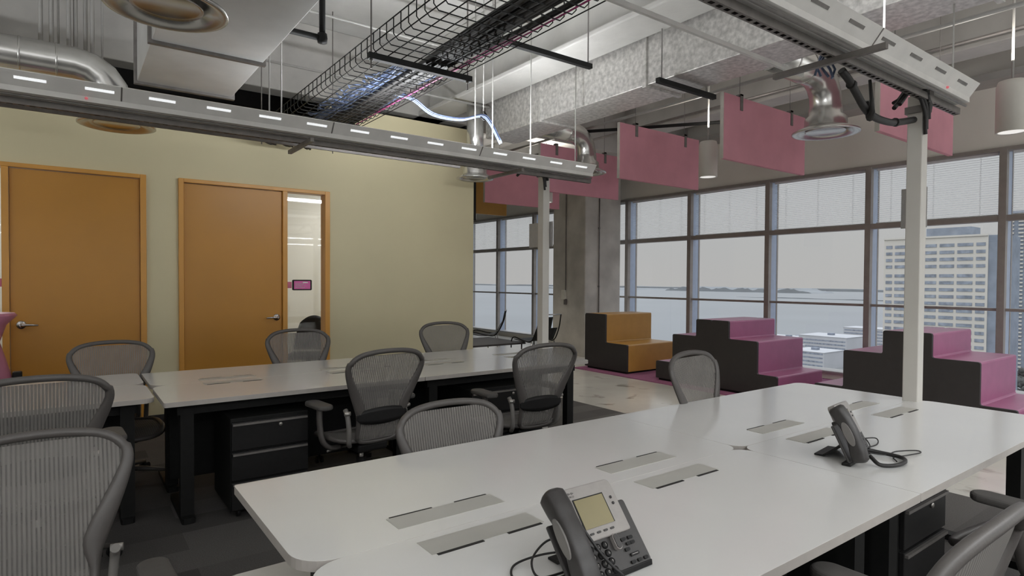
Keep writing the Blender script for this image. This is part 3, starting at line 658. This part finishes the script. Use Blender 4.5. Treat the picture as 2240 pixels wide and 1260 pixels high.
# ================================================================== AERON-LIKE TASK CHAIR  (faces +y)
HALF = [(0, 1.030), (.09, 1.027), (.17, 1.016), (.222, .996), (.256, .962), (.268, .918), (.258, .868), (.236, .805), (.210, .74), (.188, .685), (.171, .635), (.163, .58), (.161, .53), (.158, .49), (.146, .457), (.12, .441), (.06, .434), (0, .432)]
def outline(n=64):
    """closed (x,z) outline of the back frame"""
    half = HALF
    p = [Vector((x, 0, z)) for x, z in half]; q = bez(p, 3)
    L = [(v.x, v.z) for v in q]; R = [(-x, z) for x, z in L[::-1][1:-1]]
    return L+R
def by(x, z):  # depth of the back surface
    t = (z-.43)/.60
    return -.185-.17*t-.035*math.sin(t*PI*1.1)*(-1 if t > .62 else -1)*-1+.9*x*x*.35-.02*math.cos(t*6)
def hw(z):
    H = [(z_, x_) for x_, z_ in HALF]
    for (z0, w0), (z1, w1) in zip(H[:-1], H[1:]):
        if z <= z0 and z >= z1: t = (z0-z)/(z0-z1); return w0+(w1-w0)*t
    return 0
def make_chair():
    t = thing('office_chair', '', 'office chair', group='grey mesh office chairs')
    ol = outline()
    def fw(z):  # half width of the frame band
        K = [(1.04, .015), (.95, .017), (.88, .021), (.80, .028), (.72, .034), (.66, .035), (.62, .024), (.58, .015), (.40, .014)]
        for (z0, w0), (z1, w1) in zip(K[:-1], K[1:]):
            if z1 <= z <= z0: return w0+(w1-w0)*(z0-z)/(z0-z1)
        return .015
    pts = []
    for x, z in ol:
        k = min(1, abs(x)/.14); xx = x-math.copysign(fw(z)*.85*k, x) if x else 0
        pts.append((xx, by(xx, z), z+(-.012 if z > .95 else (.012 if z < .47 else 0))))
    ra = [fw(z) for x, z in ol]
    MB().tube(pts, [.013]*len(ra), 10, closed=True, rb=ra, up=(0, 1, 0)).build('back_frame', M['frame_grey'], t)
    def fn(u_, v_):
        z = .452+(.995-.452)*v_; w_ = max(hw(z)-fw(z)*1.2, .01); x = (2*u_-1)*w_; return (x, by(x, z)+.002, z)
    MB().grid(fn, 16, 28).build('back_mesh', M['mesh'], t)
    # lumbar band
    lm = MB(); lm.grid(lambda a, b_: ((2*a-1)*.172, by((2*a-1)*.172, .61)-.014, .615+(2*b_-1)*(.012+.040*math.sqrt(max(0, 1-(2*a-1)**2)))), 18, 4)
    lm.build('lumbar_pad', M['black_plastic'], t, solid=.007)
    # seat
    def sfr(a):
        x = .245*math.copysign(abs(math.cos(a))**.55, math.cos(a)); y = .02+.225*math.copysign(abs(math.sin(a))**.55, math.sin(a)); 
        return (x, y, .462-(max(0, y-.12)*.35)+.10*max(0, abs(x)-.18))
    P = [sfr(k/48*2*PI) for k in range(48)]
    MB().tube(P, .016, 8, closed=True).build('seat_frame', M['frame_grey'], t)
    def sg(a, b_):
        ang = a*2*PI; p = sfr(ang); c_ = (0, .02, .445); k = b_; return tuple(c_[i]+(p[i]-c_[i])*k for i in range(3))
    MB().grid(sg, 36, 6).build('seat_mesh', M['mesh_lower'], t, solid=.006)
    # arms
    for s in (-1, 1):
        ar = MB().tube(bez([(s*.17, -.04, .40), (s*.24, -.05, .41), (s*.285, -.045, .46), (s*.295, -.03, .56), (s*.292, -.02, .655)], 6), .017, 10, rb=.026).build('arm_post', M['frame_grey'], t)
        MB().prism(rrect(-.048, -.14, .048, .12, (.045, .045, .047, .047), 6), 2, 0, .030).build('arm_pad', M['arm_grey'], t, bevel=.011, seg=3, matrix=Matrix.Translation((s*.292, 0, .655)))
        MB().tube(bez([(s*.198, -.175, .655), (s*.200, -.205, .62), (s*.196, -.215, .55), (s*.190, -.205, .47), (s*.172, -.17, .435), (s*.13, -.10, .41)], 5), [.015]*26, 10).build('back_bracket', M['bracket'], t)
        MB().cyl((s*.19, -.225, .64), (s*.225, -.215, .64), .013, 10).build('adjuster_knob', M['alu'], t)
    # under seat
    MB().box((-.105, -.16, .365), (.105, .12, .425)).build('tilt_mechanism', M['black_plastic'], t, bevel=.018, seg=3)
    MB().tube([(.10, .02, .39), (.17, .05, .385), (.24, .06, .37)], .007, 8).build('lever', M['alu'], t)
    MB().tube([(-.10, -.02, .39), (-.16, .0, .385), (-.23, .01, .37)], .007, 8).build('lever', M['alu'], t)
    MB().cyl((0, 0, .12), (0, 0, .27), .032, 18).build('column_sleeve', M['black_plastic'], t)
    MB().cyl((0, 0, .22), (0, 0, .37), .015, 14).build('gas_column', M['alu'], t)
    bs = MB().lathe([(0, .14), (.045, .14), (.055, .10), (.045, .075), (0, .075)], n=20).build('base_hub', M['frame_grey'], t)
    for k in range(5):
        a = k*2*PI/5+.3; c_, s_ = math.cos(a), math.sin(a)
        MB().tube([(c_*.03, s_*.03, .112), (c_*.16, s_*.16, .098), (c_*.31, s_*.31, .072)], [.020, .017, .012], 8, rb=[.026, .020, .013]).build('base_leg', M['frame_grey'], t)
        w_ = MB(); ax = Vector((-s_, c_, 0))
        for q in (-1, 1):
            p0 = Vector((c_*.315, s_*.315, .034))+ax*q*.009; w_.cyl(p0, p0+ax*q*.017, .028, 14)
        w_.cyl((c_*.315, s_*.315, .035), (c_*.315, s_*.315, .075), .009, 8)
        w_.build('caster', M['black_plastic'], t)
    return t
proto = make_chair(); first = [True]
def chair(x, y, rz, lab, grp, dz=0.0, arm=0.0):
    c_ = proto if first[0] else dup(proto)
    first[0] = False
    c_.location = (x, y, .0065 if x < 4.8 and y < 6.7 else 0); c_.rotation_euler = (0, 0, rz); c_['label'] = lab; c_['group'] = grp
    if dz:
        for ch in COL.objects:
            if ch.parent == c_ and ch.name.split('.')[0] not in ('base_hub', 'base_leg', 'caster', 'column_sleeve'): ch.location.z += dz
    for ch in COL.objects:
        if arm and ch.parent == c_ and ch.name.split('.')[0] in ('arm_pad', 'arm_post'): ch.location.z += arm
    return c_
g1 = 'chairs on the far side of the back bench'; g2 = 'chairs on the camera side of the back bench'; g3 = 'chairs around the near bench'
chair(1.52, 3.70, .10, 'dark mesh chair seen from behind at the middle of the back bench, arm pads out', g2, -.03)
chair(.27, 4.88, PI+.06, 'mesh chair behind the back bench in front of the left orange door', g1, -.04, -.04)
chair(1.56, 4.88, PI-.05, 'mesh chair behind back bench, under the sidelight with pink tablet', g1, -.01, -.06)
chair(2.96, 4.86, PI-.10, 'mesh chair behind the back bench against plain yellow wall', g1, 0, -.07)
chair(2.58, 3.42, -.03, 'dark mesh chair seen from behind at the far end of the back bench', g2)
chair(-.12, 3.50, .04, 'dark mesh chair back at the left edge, above the large foreground chair', g2, .01)
chair(1.36, 1.98, PI-.03, 'light mesh chair tucked behind the far side of the near bench, centre of the photo', g3, -.125)
chair(3.02, 1.90, PI+.12, 'small light mesh chair behind the near bench, before the middle magenta steps', g3, 0, -.07)
chair(-.07, 2.14, PI+.06, 'large striped mesh chair back filling the lower left corner', g3, -.09, -.075)
chair(1.33, .70, 0, 'grey mesh chair seen obliquely from behind at the lower right corner', g3, 0)
chair(2.95, .62, -.10, 'dark office chair cut by the right edge, beyond the lower right chair', g3, 0)

# ================================================================== STEP SEATS + CARPET
o_ = MB().prism([(6.60, .9), (8.93, .9), (8.93, 7.28), (6.60, 7.28)], 2, 0, .012).build('rug', M['carpet_purple']); tag(o_, 'magenta carpet strip under the stepped seats by the windows', 'rug')
def steps(y_lo, y_hi, risers, lab, m, name='step_seat'):
    """risers: list of (fraction y, z) steps from low end to high end; sides charcoal"""
    x0, x1 = 6.78, 7.86; t = thing(name, lab, 'stepped seat', (6.78, (y_lo+y_hi)/2, .012), group='upholstered stepped seats by the windows'); cy = (y_lo+y_hi)/2
    prof = [(y_lo-cy, .03)]
    for a, z in risers: prof.append((prof[-1][0], z)); prof.append((a-cy, z))
    prof[-1] = (y_hi-cy, risers[-1][1]); prof.append((y_hi-cy, .03))
    if y_lo > y_hi: pass
    def rnd(pr):
        out = []
        n = len(pr)
        for i, p in enumerate(pr):
            a, b_ = Vector(pr[i-1]), Vector(pr[(i+1) % n]); p = Vector(p); d1 = (a-p).normalized(); d2 = (b_-p).normalized(); rr = .018 if p.y > .1 else .004
            out += [tuple(p+d1*rr), tuple(p+d1*rr*.3+d2*rr*.3), tuple(p+d2*rr)]
        return out
    pr = rnd(prof)
    if y_lo < y_hi: pr = pr[::-1]
    MB().prism(pr, 0, 0, .035).build('side_panel', M['charcoal'], t)
    pr2 = [(a, b_-.001) for a, b_ in pr]
    MB().prism(pr2, 0, .033, 1.08).build('cushion', m, t)
    bk = MB(); a, b_ = sorted((y_hi-cy, y_hi-cy+(.004 if y_hi > y_lo else -.004))); bk.box((.0, a-.001, .03), (1.08, b_+.001, risers[-1][1]-.02)); bk.build('back_panel', M['charcoal'], t)
    MB().box((.03, min(y_lo, y_hi)-cy+.03, 0), (1.05, max(y_lo, y_hi)-cy-.03, .03)).build('plinth', M['black_metal'], t)
steps(6.27, 7.18, [(6.73, .44), (7.18, .885)], 'orange two-step seat with charcoal side beside the concrete column', M['ochre'])
steps(5.71, 4.795, [(5.42, .275), (5.03, .675), (4.795, .905)], 'left half of the middle stepped seat, rising to the right, magenta top', M['purple'])
steps(3.88, 4.785, [(4.14, .275), (4.54, .675), (4.785, .905)], 'right half of the middle stepped seat, magenta steps facing the camera', M['purple'])
steps(3.43, 2.525, [(3.12, .275), (2.73, .675), (2.525, .915)], 'left half of the right stepped seat, left of the near post', M['purple'])
steps(1.62, 2.515, [(1.90, .275), (2.29, .675), (2.515, .915)], 'right half of the right stepped seat, magenta steps right of the near post', M['purple'])

# ================================================================== FAR LOUNGE
def sling(x, y, rz, lab):
    t = thing('sling_chair', lab, 'lounge chair', (x, y, 0), rz, 'black sling chairs on wire frames in the far corner')
    for s in (-1, 1):
        MB().tube(bez([(s*.27, .30, .02), (s*.27, .28, .44), (s*.27, .0, .42), (s*.27, -.18, .42), (s*.26, -.30, .62), (s*.25, -.36, .86)], 6), .010, 8).build('side_frame', M['black_metal'], t)
        MB().tube([(s*.27, -.18, .42), (s*.27, -.26, .01)], .009, 8).build('leg', M['chrome'], t)
        MB().tube([(s*.27, .29, .01), (s*.27, -.26, .01)], .009, 8).build('runner', M['chrome'], t)
    MB().tube([(-.25, -.36, .86), (.25, -.36, .86)], .010, 8).build('top_rail', M['chrome'], t)
    MB().grid(lambda a, b_: ((2*a-1)*.25, .26-.44*min(b_*2, 1)-(max(b_*2-1, 0))*.10, .43-.03*math.sin(min(b_*2, 1)*PI)+max(b_*2-1, 0)*.20), 6, 14).build('seat_sling', M['black_plastic'], t, solid=.006)
    MB().grid(lambda a, b_: ((2*a-1)*.05+.02, -.30-.05*b_, .62+.2*b_), 3, 4).build('back_strap', M['black_plastic'], t, solid=.006)
sling(6.30, 9.35, .9, 'black wire-framed sling chair right beside the yellow wall corner')
sling(6.35, 7.95, .1, 'black wire-framed sling chair half hidden by the far post')
t = thing('low_table', 'low dark table between the two sling chairs', 'low table', (5.6, 8.5, 0))
MB().box((-.55, -.55, .36), (.55, .55, .39)).build('table_top', M['charcoal'], t, bevel=.004)
for sx in (-1, 1):
    for sy in (-1, 1): MB().cyl((sx*.5, sy*.5, 0), (sx*.5, sy*.5, .36), .012, 8).build('leg', M['chrome'], t)

# pink moulded seat at the left edge
t = thing('pink_chair', 'pink moulded plastic chair at the left edge, in front of the left door', 'chair', (-.55, 5.95, 0))
MB().lathe([(.02, .02), (.20, .02), (.19, .08), (.15, .38), (.15, .50), (.20, .66), (.16, .82), (.13, .93), (.17, 1.06), (.235, 1.13), (.22, 1.15), (.12, 1.05)], n=36).build('shell', M['pink_shell'], t)
MB().box((.20, -.03, .60), (.26, .03, .70)).build('clip', M['black_plastic'], t, bevel=.01)
# black chair inside the meeting room
t = thing('meeting_chair', 'dark chair back glimpsed through the tall sidelight', 'chair', (2.46, 7.7, 0), 2.6)
MB().grid(lambda a, b_: ((2*a-1)*.24*(1-.25*b_*b_), -.22-.10*b_, .50+.44*b_-.1*(2*a-1)**2*b_), 10, 8).build('backrest', M['black_plastic'], t, solid=.03)
MB().prism(rrect(-.24, -.22, .24, .24, (.05,)*4, 5), 2, .42, .48).build('seat', M['black_plastic'], t, bevel=.01)
MB().cyl((0, 0, .06), (0, 0, .42), .03).build('column', M['alu'], t)
MB().lathe([(0, .06), (.26, .02), (.26, 0), (0, 0)], n=24).build('base', M['alu'], t)
# tablet + decal on the sidelight
t = thing('wall_tablet', 'small black tablet with magenta screen stuck on the sidelight glass', 'tablet', (2.075, YW+.028, 1.355))
MB().prism(rrect(-.105, -.058, .105, .058, (.012,)*4, 4), 1, -.014, 0).build('case', M['black_plastic'], t)
MB().box((-.088, -.0155, -.044), (.088, -.014, .044)).build('screen', M['tablet'], t)
MB().box((.005, -.0165, .022), (.06, -.0155, .034)).build('screen_text', M['white_wall'], t)
for k in range(4): MB().box((-.075, -.0165, .012-.014*k), (-.075+(.09, .11, .07, .1)[k], -.0157, .017-.014*k)).build('screen_text', M['sign'], t)
tag(MB().box((1.907, YW+.0285, 1.32), (1.965, YW+.0298, 1.39)).build('glass_decal', M['decal']), 'pink decal strip on the glass left of the tablet', 'decal')
tag(MB().box((-.76, YW+.0285, 1.34), (-.456, YW+.0298, 1.41)).build('glass_decal', M['decal']), 'pink decal strip on the glass at the left edge of the photo', 'decal')

# ================================================================== PHONES
def text_mesh(s, size, name, m, parent, mtx):
    cu = bpy.data.curves.new(name, 'FONT'); cu.body = s; cu.size = size; cu.align_x = 'CENTER'; cu.align_y = 'CENTER'; cu.extrude = .0002
    to = bpy.data.objects.new(name+'_tmp', cu); COL.objects.link(to); bpy.context.view_layer.update()
    me = bpy.data.meshes.new_from_object(to.evaluated_get(bpy.context.evaluated_depsgraph_get())); bpy.data.objects.remove(to, do_unlink=True)
    me.transform(mtx); me.materials.clear(); me.materials.append(m); o = bpy.data.objects.new(name, me); COL.objects.link(o); o.parent = parent; return o
def phone(x, y, rz, lab, tilt=52):
    """face plane local: X right, V up the slope, N out. origin = bottom right corner on desk"""
    t = thing('desk_phone', lab, 'desk phone', (x, y, .731), rz, 'grey and charcoal desk phones')
    a = math.radians(tilt); T = Matrix.Translation((0, 0, .012)) @ Matrix.Rotation(a, 4, 'X')   # local plane: x, v->y', n->z'
    def B(mb, name, m, parent=t, **k): return mb.build(name, m, parent, matrix=T, **k)
    B(MB().prism(rrect(-.205, 0, 0, .155, (.008,)*4, 4), 2, -.022, .0), 'body', M['phone_dark'], bevel=.003)
    B(MB().prism(rrect(-.190, .080, -.028, .212, (.006, .006, .016, .016), 5), 2, -.018, .010), 'display_bezel', M['phone_silver'], bevel=.003)
    B(MB().box((-.168, .108, .0098), (-.068, .182, .0112)), 'display_rim', M['black_plastic'])
    B(MB().box((-.165, .108, .0108), (-.0715, .179, .0122)), 'display', M['lcd'])
    for k in range(4): B(MB().prism(rrect(-.158+.022*k, .093, -.146+.022*k, .098, (.002,)*4, 2), 2, .009, .0125), 'soft_key', M['phone_dark'])
    for k in range(2): B(MB().lathe([(0, .0125), (.0035, .0125), (.004, .009)], (-.048, .165-.015*k, 0), 12), 'line_button', M['phone_dark'])
    rk = B(MB().prism(rrect(-.098, .045, -.080, .083, (.009,)*4, 5), 2, .0, .0115), 'rocker_ring', M['phone_silver'])
    B(MB().prism(rrect(-.096, .047, -.082, .081, (.007,)*4, 5), 2, .005, .0135), 'rocker', M['phone_dark'], rk)
    keys = '123456789*0#'
    for i, ch in enumerate(keys):
        kx = -.168+(i % 3)*.023; kv = .066-(i//3)*.019
        kb = B(MB().lathe([(0, .0055), (.0072, .0052), (.0088, .002), (.0088, -.001)], (kx, kv, 0), 16), 'key', M['black_plastic'])
        text_mesh(ch, .009, 'key_digit', M['phone_silver'], kb, T @ Matrix.Translation((kx, kv, .0058)))
    for i in range(5):
        kx = -.062+(.0, .024, .012, .0, .024)[i]; kv = .064-(.0, .0, .012, .024, .012)[i]*1.0
        B(MB().prism(rrect(kx-.008, kv-.004, kx+.008, kv+.004, (.0038,)*4, 3), 2, 0, .004), 'function_key', M['black_plastic'])
    B(MB().prism(rrect(-.060, .022, -.032, .030, (.003,)*4, 3), 2, 0, .004), 'volume_key', M['black_plastic'])
    B(MB().box((-.056, .0255, .004), (-.036, .0270, .0045)), 'volume_mark', M['phone_silver'])
    for i in range(3): B(MB().prism(rrect(-.068+.022*i, .006, -.054+.022*i, .014, (.0038,)*4, 3), 2, 0, .004), 'function_key', M['black_plastic'])
    lg = MB()
    for i, hh in enumerate((.002, .004, .006, .004, .002, .004, .006, .004, .002)): lg.box((-.176+.0025*i, .198-hh/2, .0098), (-.1752+.0025*i, .198+hh/2, .0106))
    lo = B(lg, 'logo_bars', M['phone_dark']); text_mesh('CISCO', .0065, 'logo_lettering', M['phone_dark'], lo, T @ Matrix.Translation((-.166, .190, .0102)))
    # handset cradle + handset at the left
    B(MB().box((-.258, .0, -.010), (-.205, .145, -.0)) , 'cradle', M['phone_dark'], bevel=.004)
    hs = MB(); P = []; RA = []; RB = []
    for k in range(29):
        s_ = k/28; v = -.006+s_*.213; bow = .014*math.sin(s_*PI); e_ = min(s_, 1-s_)
        fat = 1 if e_ > .06 else .72+.28*math.sqrt(max(0, 1-((.06-e_)/.06)**2))
        w_ = min(1, max(0, (e_-.20)/.12)); P.append((-.236, v, .030+bow)); RB.append((.0285-.0015*w_)*fat); RA.append((.028-.003*w_)*fat)
    hs.tube(P, RA, 24, rb=RB, up=(0, 0, 1), sq=.62); ho = B(hs, 'handset', M['phone_dark'])
    gp = MB().prism([(.102+.046*math.sin(q/20*2*PI), .041+.015*math.cos(q/20*2*PI)) for q in range(20)], 0, -.2668, -.2600)
    B(gp, 'handset_grip', M['bracket'], ho, bevel=.001)
    for vv in (.020, .182): B(MB().lathe([(0, .001), (.012, .001), (.014, -.002)], (-.236, vv, .0585), 16), 'speaker_grille', M['black_plastic'], ho)
    # foot stand: a thin plate from the back down to the desk
    ca, sa = math.cos(a), math.sin(a); y1, z1 = .085*ca, .085*sa-.006; y2 = y1+.085
    MB().prism([(y1, z1+.012), (y1+.006, z1), (y2, .007), (y2+.03, .006), (y2+.03, 0), (y2-.006, 0), (y1-.004, z1-.006)][::-1], 0, -.19, -.03).build('foot_stand', M['black_plastic'], t, bevel=.001)
    MB().prism([(-.002, 0), (.03, 0), (.03, .010), (.0, .014)], 0, -.262, 0).build('base_edge', M['black_plastic'], t, bevel=.002)
    return Matrix.Translation((x, y, .731)) @ Matrix.Rotation(rz, 4, 'Z') @ T
PA = phone(1.14, .965, 0, 'desk phone in the foreground facing the camera, olive display, handset at its left', 51)
PB = phone(2.605, 1.085, .14, 'desk phone on the right desktop seen from its handset side', 64)
# cords
def cord(name, pts, rad, lab, z=.7325, n=8):
    return tag(MB().tube(bez([(a, b_, z+c_) for a, b_, c_ in pts], n), rad, 8).build(name, M['cable_black']), lab, 'cord')
cord('phone_cord', [(1.0, 1.10, .02), (.93, 1.14, .012), (.86, 1.15, .003), (.82, 1.10, .003), (.85, 1.05, .003), (.92, 1.04, .003), (.98, 1.06, .003), (.92, 1.05, .006), (.86, 1.06, .01), (.89, 1.12, .02), (.97, 1.16, .03), (1.02, 1.14, .03)], .0028, 'thin black cord looped beside the foreground phone')
cord('handset_cord', [tuple(PA @ Vector(p)) for p in ((-.212, .196, .024), (-.200, .180, .022), (-.185, .140, .017), (-.170, .095, .016), (-.152, .05, .012), (-.132, .015, .010), (-.120, -.004, .012), (-.112, -.02, .006))], .0035, 'black cord draped down the face of the foreground phone', 0)
pts = [(2.44, 1.02, .03), (2.43, .98, .008), (2.48, .945, .006), (2.56, .945, .006), (2.61, .98, .006), (2.60, 1.06, .01), (2.56, 1.12, .02)]
cord('handset_cord', pts, .0075, 'thick coiled handset cord lying in a curve before the right phone', .7335)
cord('phone_cord', [(2.50, 1.18, .01), (2.60, 1.20, .012), (2.68, 1.19, .03), (2.78, 1.24, .03), (2.80, 1.20, .012), (2.70, 1.13, .006), (2.60, 1.10, .004), (2.55, 1.14, .01), (2.66, 1.18, .02), (2.82, 1.16, .012), (2.74, 1.12, .004), (2.60, 1.13, .006)], .0026, 'tangled thin black cord behind the right phone')
cord('phone_cord', [(2.55, 1.10, .012), (2.60, 1.03, .006), (2.70, 1.03, .003), (2.78, .99, .003), (2.76, .965, .003), (2.66, .985, .003), (2.60, 1.0, .003), (2.55, .97, .003)], .0026, 'thin black cord loop reaching toward the right desk edge')

# ================================================================== OUTSIDE
GZ = -72
TZ = GZ+.5
sea = MB().box((120, -9000, GZ-2), (5200, 9000, GZ)); sm_ = mat('sea_water', (.17, .185, .20), .35, noise=(.004, .06), spec=.6)
tag(sea.build('sea', sm_), 'pale hazy bay stretching to the far shore', 'sea', kind='stuff')
M['far_land'] = mat('hazy_far_land', (.22, .235, .25), .9, noise=(.004, .10))  # distance haze is mixed into this grey-blue
def ridge(name, x, y0, y1, h, seed, lab, d=200, base=GZ):
    rnd = random.Random(seed); pts = [(y0, base+.01)]; n = 60
    for k in range(n+1): y = y0+(y1-y0)*k/n; pts.append((y, base+h*(.35+.65*abs(math.sin(k*.37+seed))*rnd.uniform(.5, 1))*min(1, k/4, (n-k)/4)+.5))
    pts.append((y1, base+.01)); tag(MB().prism(pts, 0, x, x+d).build(name, M['far_land']), lab, 'land')
ridge('far_shore', 5000, -4000, 9000, 22, 3, 'low bluish far shore along the horizon')
ridge('headland', 3900, 2000, 3200, 34, 8, 'darker headland seen right of the concrete column', 300)
ridge('headland', 3700, 3500, 4600, 10, 5, 'flat headland seen left of the concrete column', 600)
ridge('headland', 4500, 400, 1500, 46, 11, 'hazy hill on the horizon above the right-hand bay', 200)
ridge('breakwater', 2600, -600, 1700, 4, 4, 'thin causeway line across the bay', 20)
gm = mat('town_ground', (.24, .25, .255), .9, noise=(.03, .12)); tag(MB().prism([(12, -1200), (950, -1200), (950, 260), (760, 380), (560, 370), (470, 250), (12, 250)], 2, GZ-3, GZ+.5).build('town_ground', gm), 'pale street level ground of the waterfront town', 'ground')
M['tower'] = mat('hazed_cream_wall', (.52, .50, .46), .8, noise=(.05, .04)); M['tower_win'] = mat('hazed_tower_glass', (.22, .25, .30), .3, noise=(.4, .3))  # pale aerial haze is part of both tower colours
M['tower_side'] = mat('hazed_tower_side', (.20, .23, .28), .7, noise=(.2, .15)); M['hazed_white_roof'] = mat('hazed_white_roof', (.42, .43, .45), .8, noise=(.05, .05))  # slate and roof tones are lightened to carry the haze
def tower():
    d = Vector((330, 111.9, 0)); hd = math.atan2(-330, 111.9)   # face looks back at us
    t = thing('office_tower', 'pale cream office tower with rows of bluish windows, behind the near post', 'building', (330, 112, TZ), 0)
    # local: facade in plane x=0 facing -x, y from -22 to 21
    H = 95
    MB().box((0, -21.5, 0), (22, 21, H)).build('wall', M['tower'], t); MB().box((.6, -27, 0), (24, -21.5, H-.6)).build('side_wing', M['tower_side'], t)
    MB().box((4, -14, H), (16, 4, H+4)).build('roof_plant', M['tower_side'], t); MB().box((-.6, -21.5, H-.8), (0, 21, H)).build('cornice', M['tower'], t)
    groups = [(-20.6, -17.2), (-16.0, -10.0), (-8.8, -3.0), (-1.8, 3.6), (4.8, 10.2), (11.0, 16.0), (17.2, 20)]
    z = H-5.2; row = 0; st = MB()
    while z > 22:
        for a, b_ in groups:
            if row < 14: 
                wd = MB(); wd.box((-.25, a, z), (0, b_, z+1.45)); wd.build('window_band', M['tower_win'], t)
            else: st.box((-.25, a, z), (0, b_, z+1.45))
        z -= 3.25; row += 1
        if row == 4: z -= 1.2
    o = st.build('window_bands_low', M['tower_win'], t); o['kind'] = 'stuff'
tower()
def tower2():
    t = thing('residential_tower', 'grey-blue balconied tower cut by the right edge of the photo', 'building', (600, 143, TZ), 0)
    H = 130; MB().box((0, -40, 0), (25, 12, H)).build('wall', M['tower_side'], t)
    for k, y in enumerate((-8, -1, 5)):
        q = MB(); z = 4
        while z < H: q.box((-1.2, y, z), (0, y+3.2, z+1.1)); z += 3
        q.build('balcony_stack', M['tower'], t)
    MB().box((-.4, 8.6, 0), (0, 10.4, H)).build('pilaster', M['hazed_white_roof'], t)
tower2()
low = [(640, 352, 60, 40, 12, 'long low white building in front of the bay, furthest left'), (610, 292, 46, 40, 20, 'white flat-roofed block left of the pale tower'), (560, 312, 26, 24, 12, 'small white block with a roof unit beside the longest low building'),
       (520, 262, 30, 34, 14, 'white low roof seen between the stepped seats'), (720, 300, 50, 30, 22, 'taller white block behind the low roofs'), (690, 368, 40, 26, 8, 'pale low shed by the waterfront')]
for x, y, w_, d_, h_, lab in low:
    t = thing('low_building', lab, 'building', (x, y, TZ), group='low white waterfront buildings')
    MB().box((-d_/2, -w_/2, 0), (d_/2, w_/2, h_)).build('wall', M['hazed_white_roof'], t); MB().box((-d_/2-.3, -w_/2-.3, h_), (d_/2+.3, w_/2+.3, h_+.6)).build('roof', M['hazed_white_roof'], t)
    MB().box((-3, -2, h_+.6), (2, 3, h_+2.6)).build('roof_unit', M['tower_side'], t)
    q = MB(); z = 2.5
    while z+1.4 < h_: q.box((-d_/2-.1, -w_/2+1, z), (-d_/2, w_/2-1, z+1.3)); z += 3.3
    if q.v: q.build('window_band', M['tower_win'], t)
M['tree'] = mat('hazy_foliage', (.075, .08, .075), .9, noise=(.5, .3)); M['trunk'] = mat('bark', (.15, .12, .10), .9)
tl = ['tree at street level furthest left below the grey-blue tower', 'second street tree below the grey-blue tower', 'third street tree below the grey-blue tower', 'street tree at the foot of the grey-blue tower', 'rightmost street tree at the edge of the photo']
for i, (x, y) in enumerate(((500, 130), (485, 118), (470, 108), (520, 121), (455, 121))):
    t = thing('street_tree', tl[i], 'tree', (x, y, TZ), group='street trees below the towers'); rnd = random.Random(i)
    cr_ = MB()
    for k in range(26):
        c0 = Vector((max(-5, min(5, rnd.gauss(0, 2.6))), max(-5, min(5, rnd.gauss(0, 2.6))), 10+rnd.gauss(0, 2.4))); rr = rnd.uniform(1.2, 2.4)
        cr_.lathe([(0, -rr), (rr*.8, -rr*.6), (rr, 0), (rr*.7, rr*.7), (0, rr)], c0, 7)
    cr_.build('crown', M['tree'], t); MB().cyl((0, 0, 0), (0, 0, 9), .35, 8).build('trunk', M['trunk'], t)
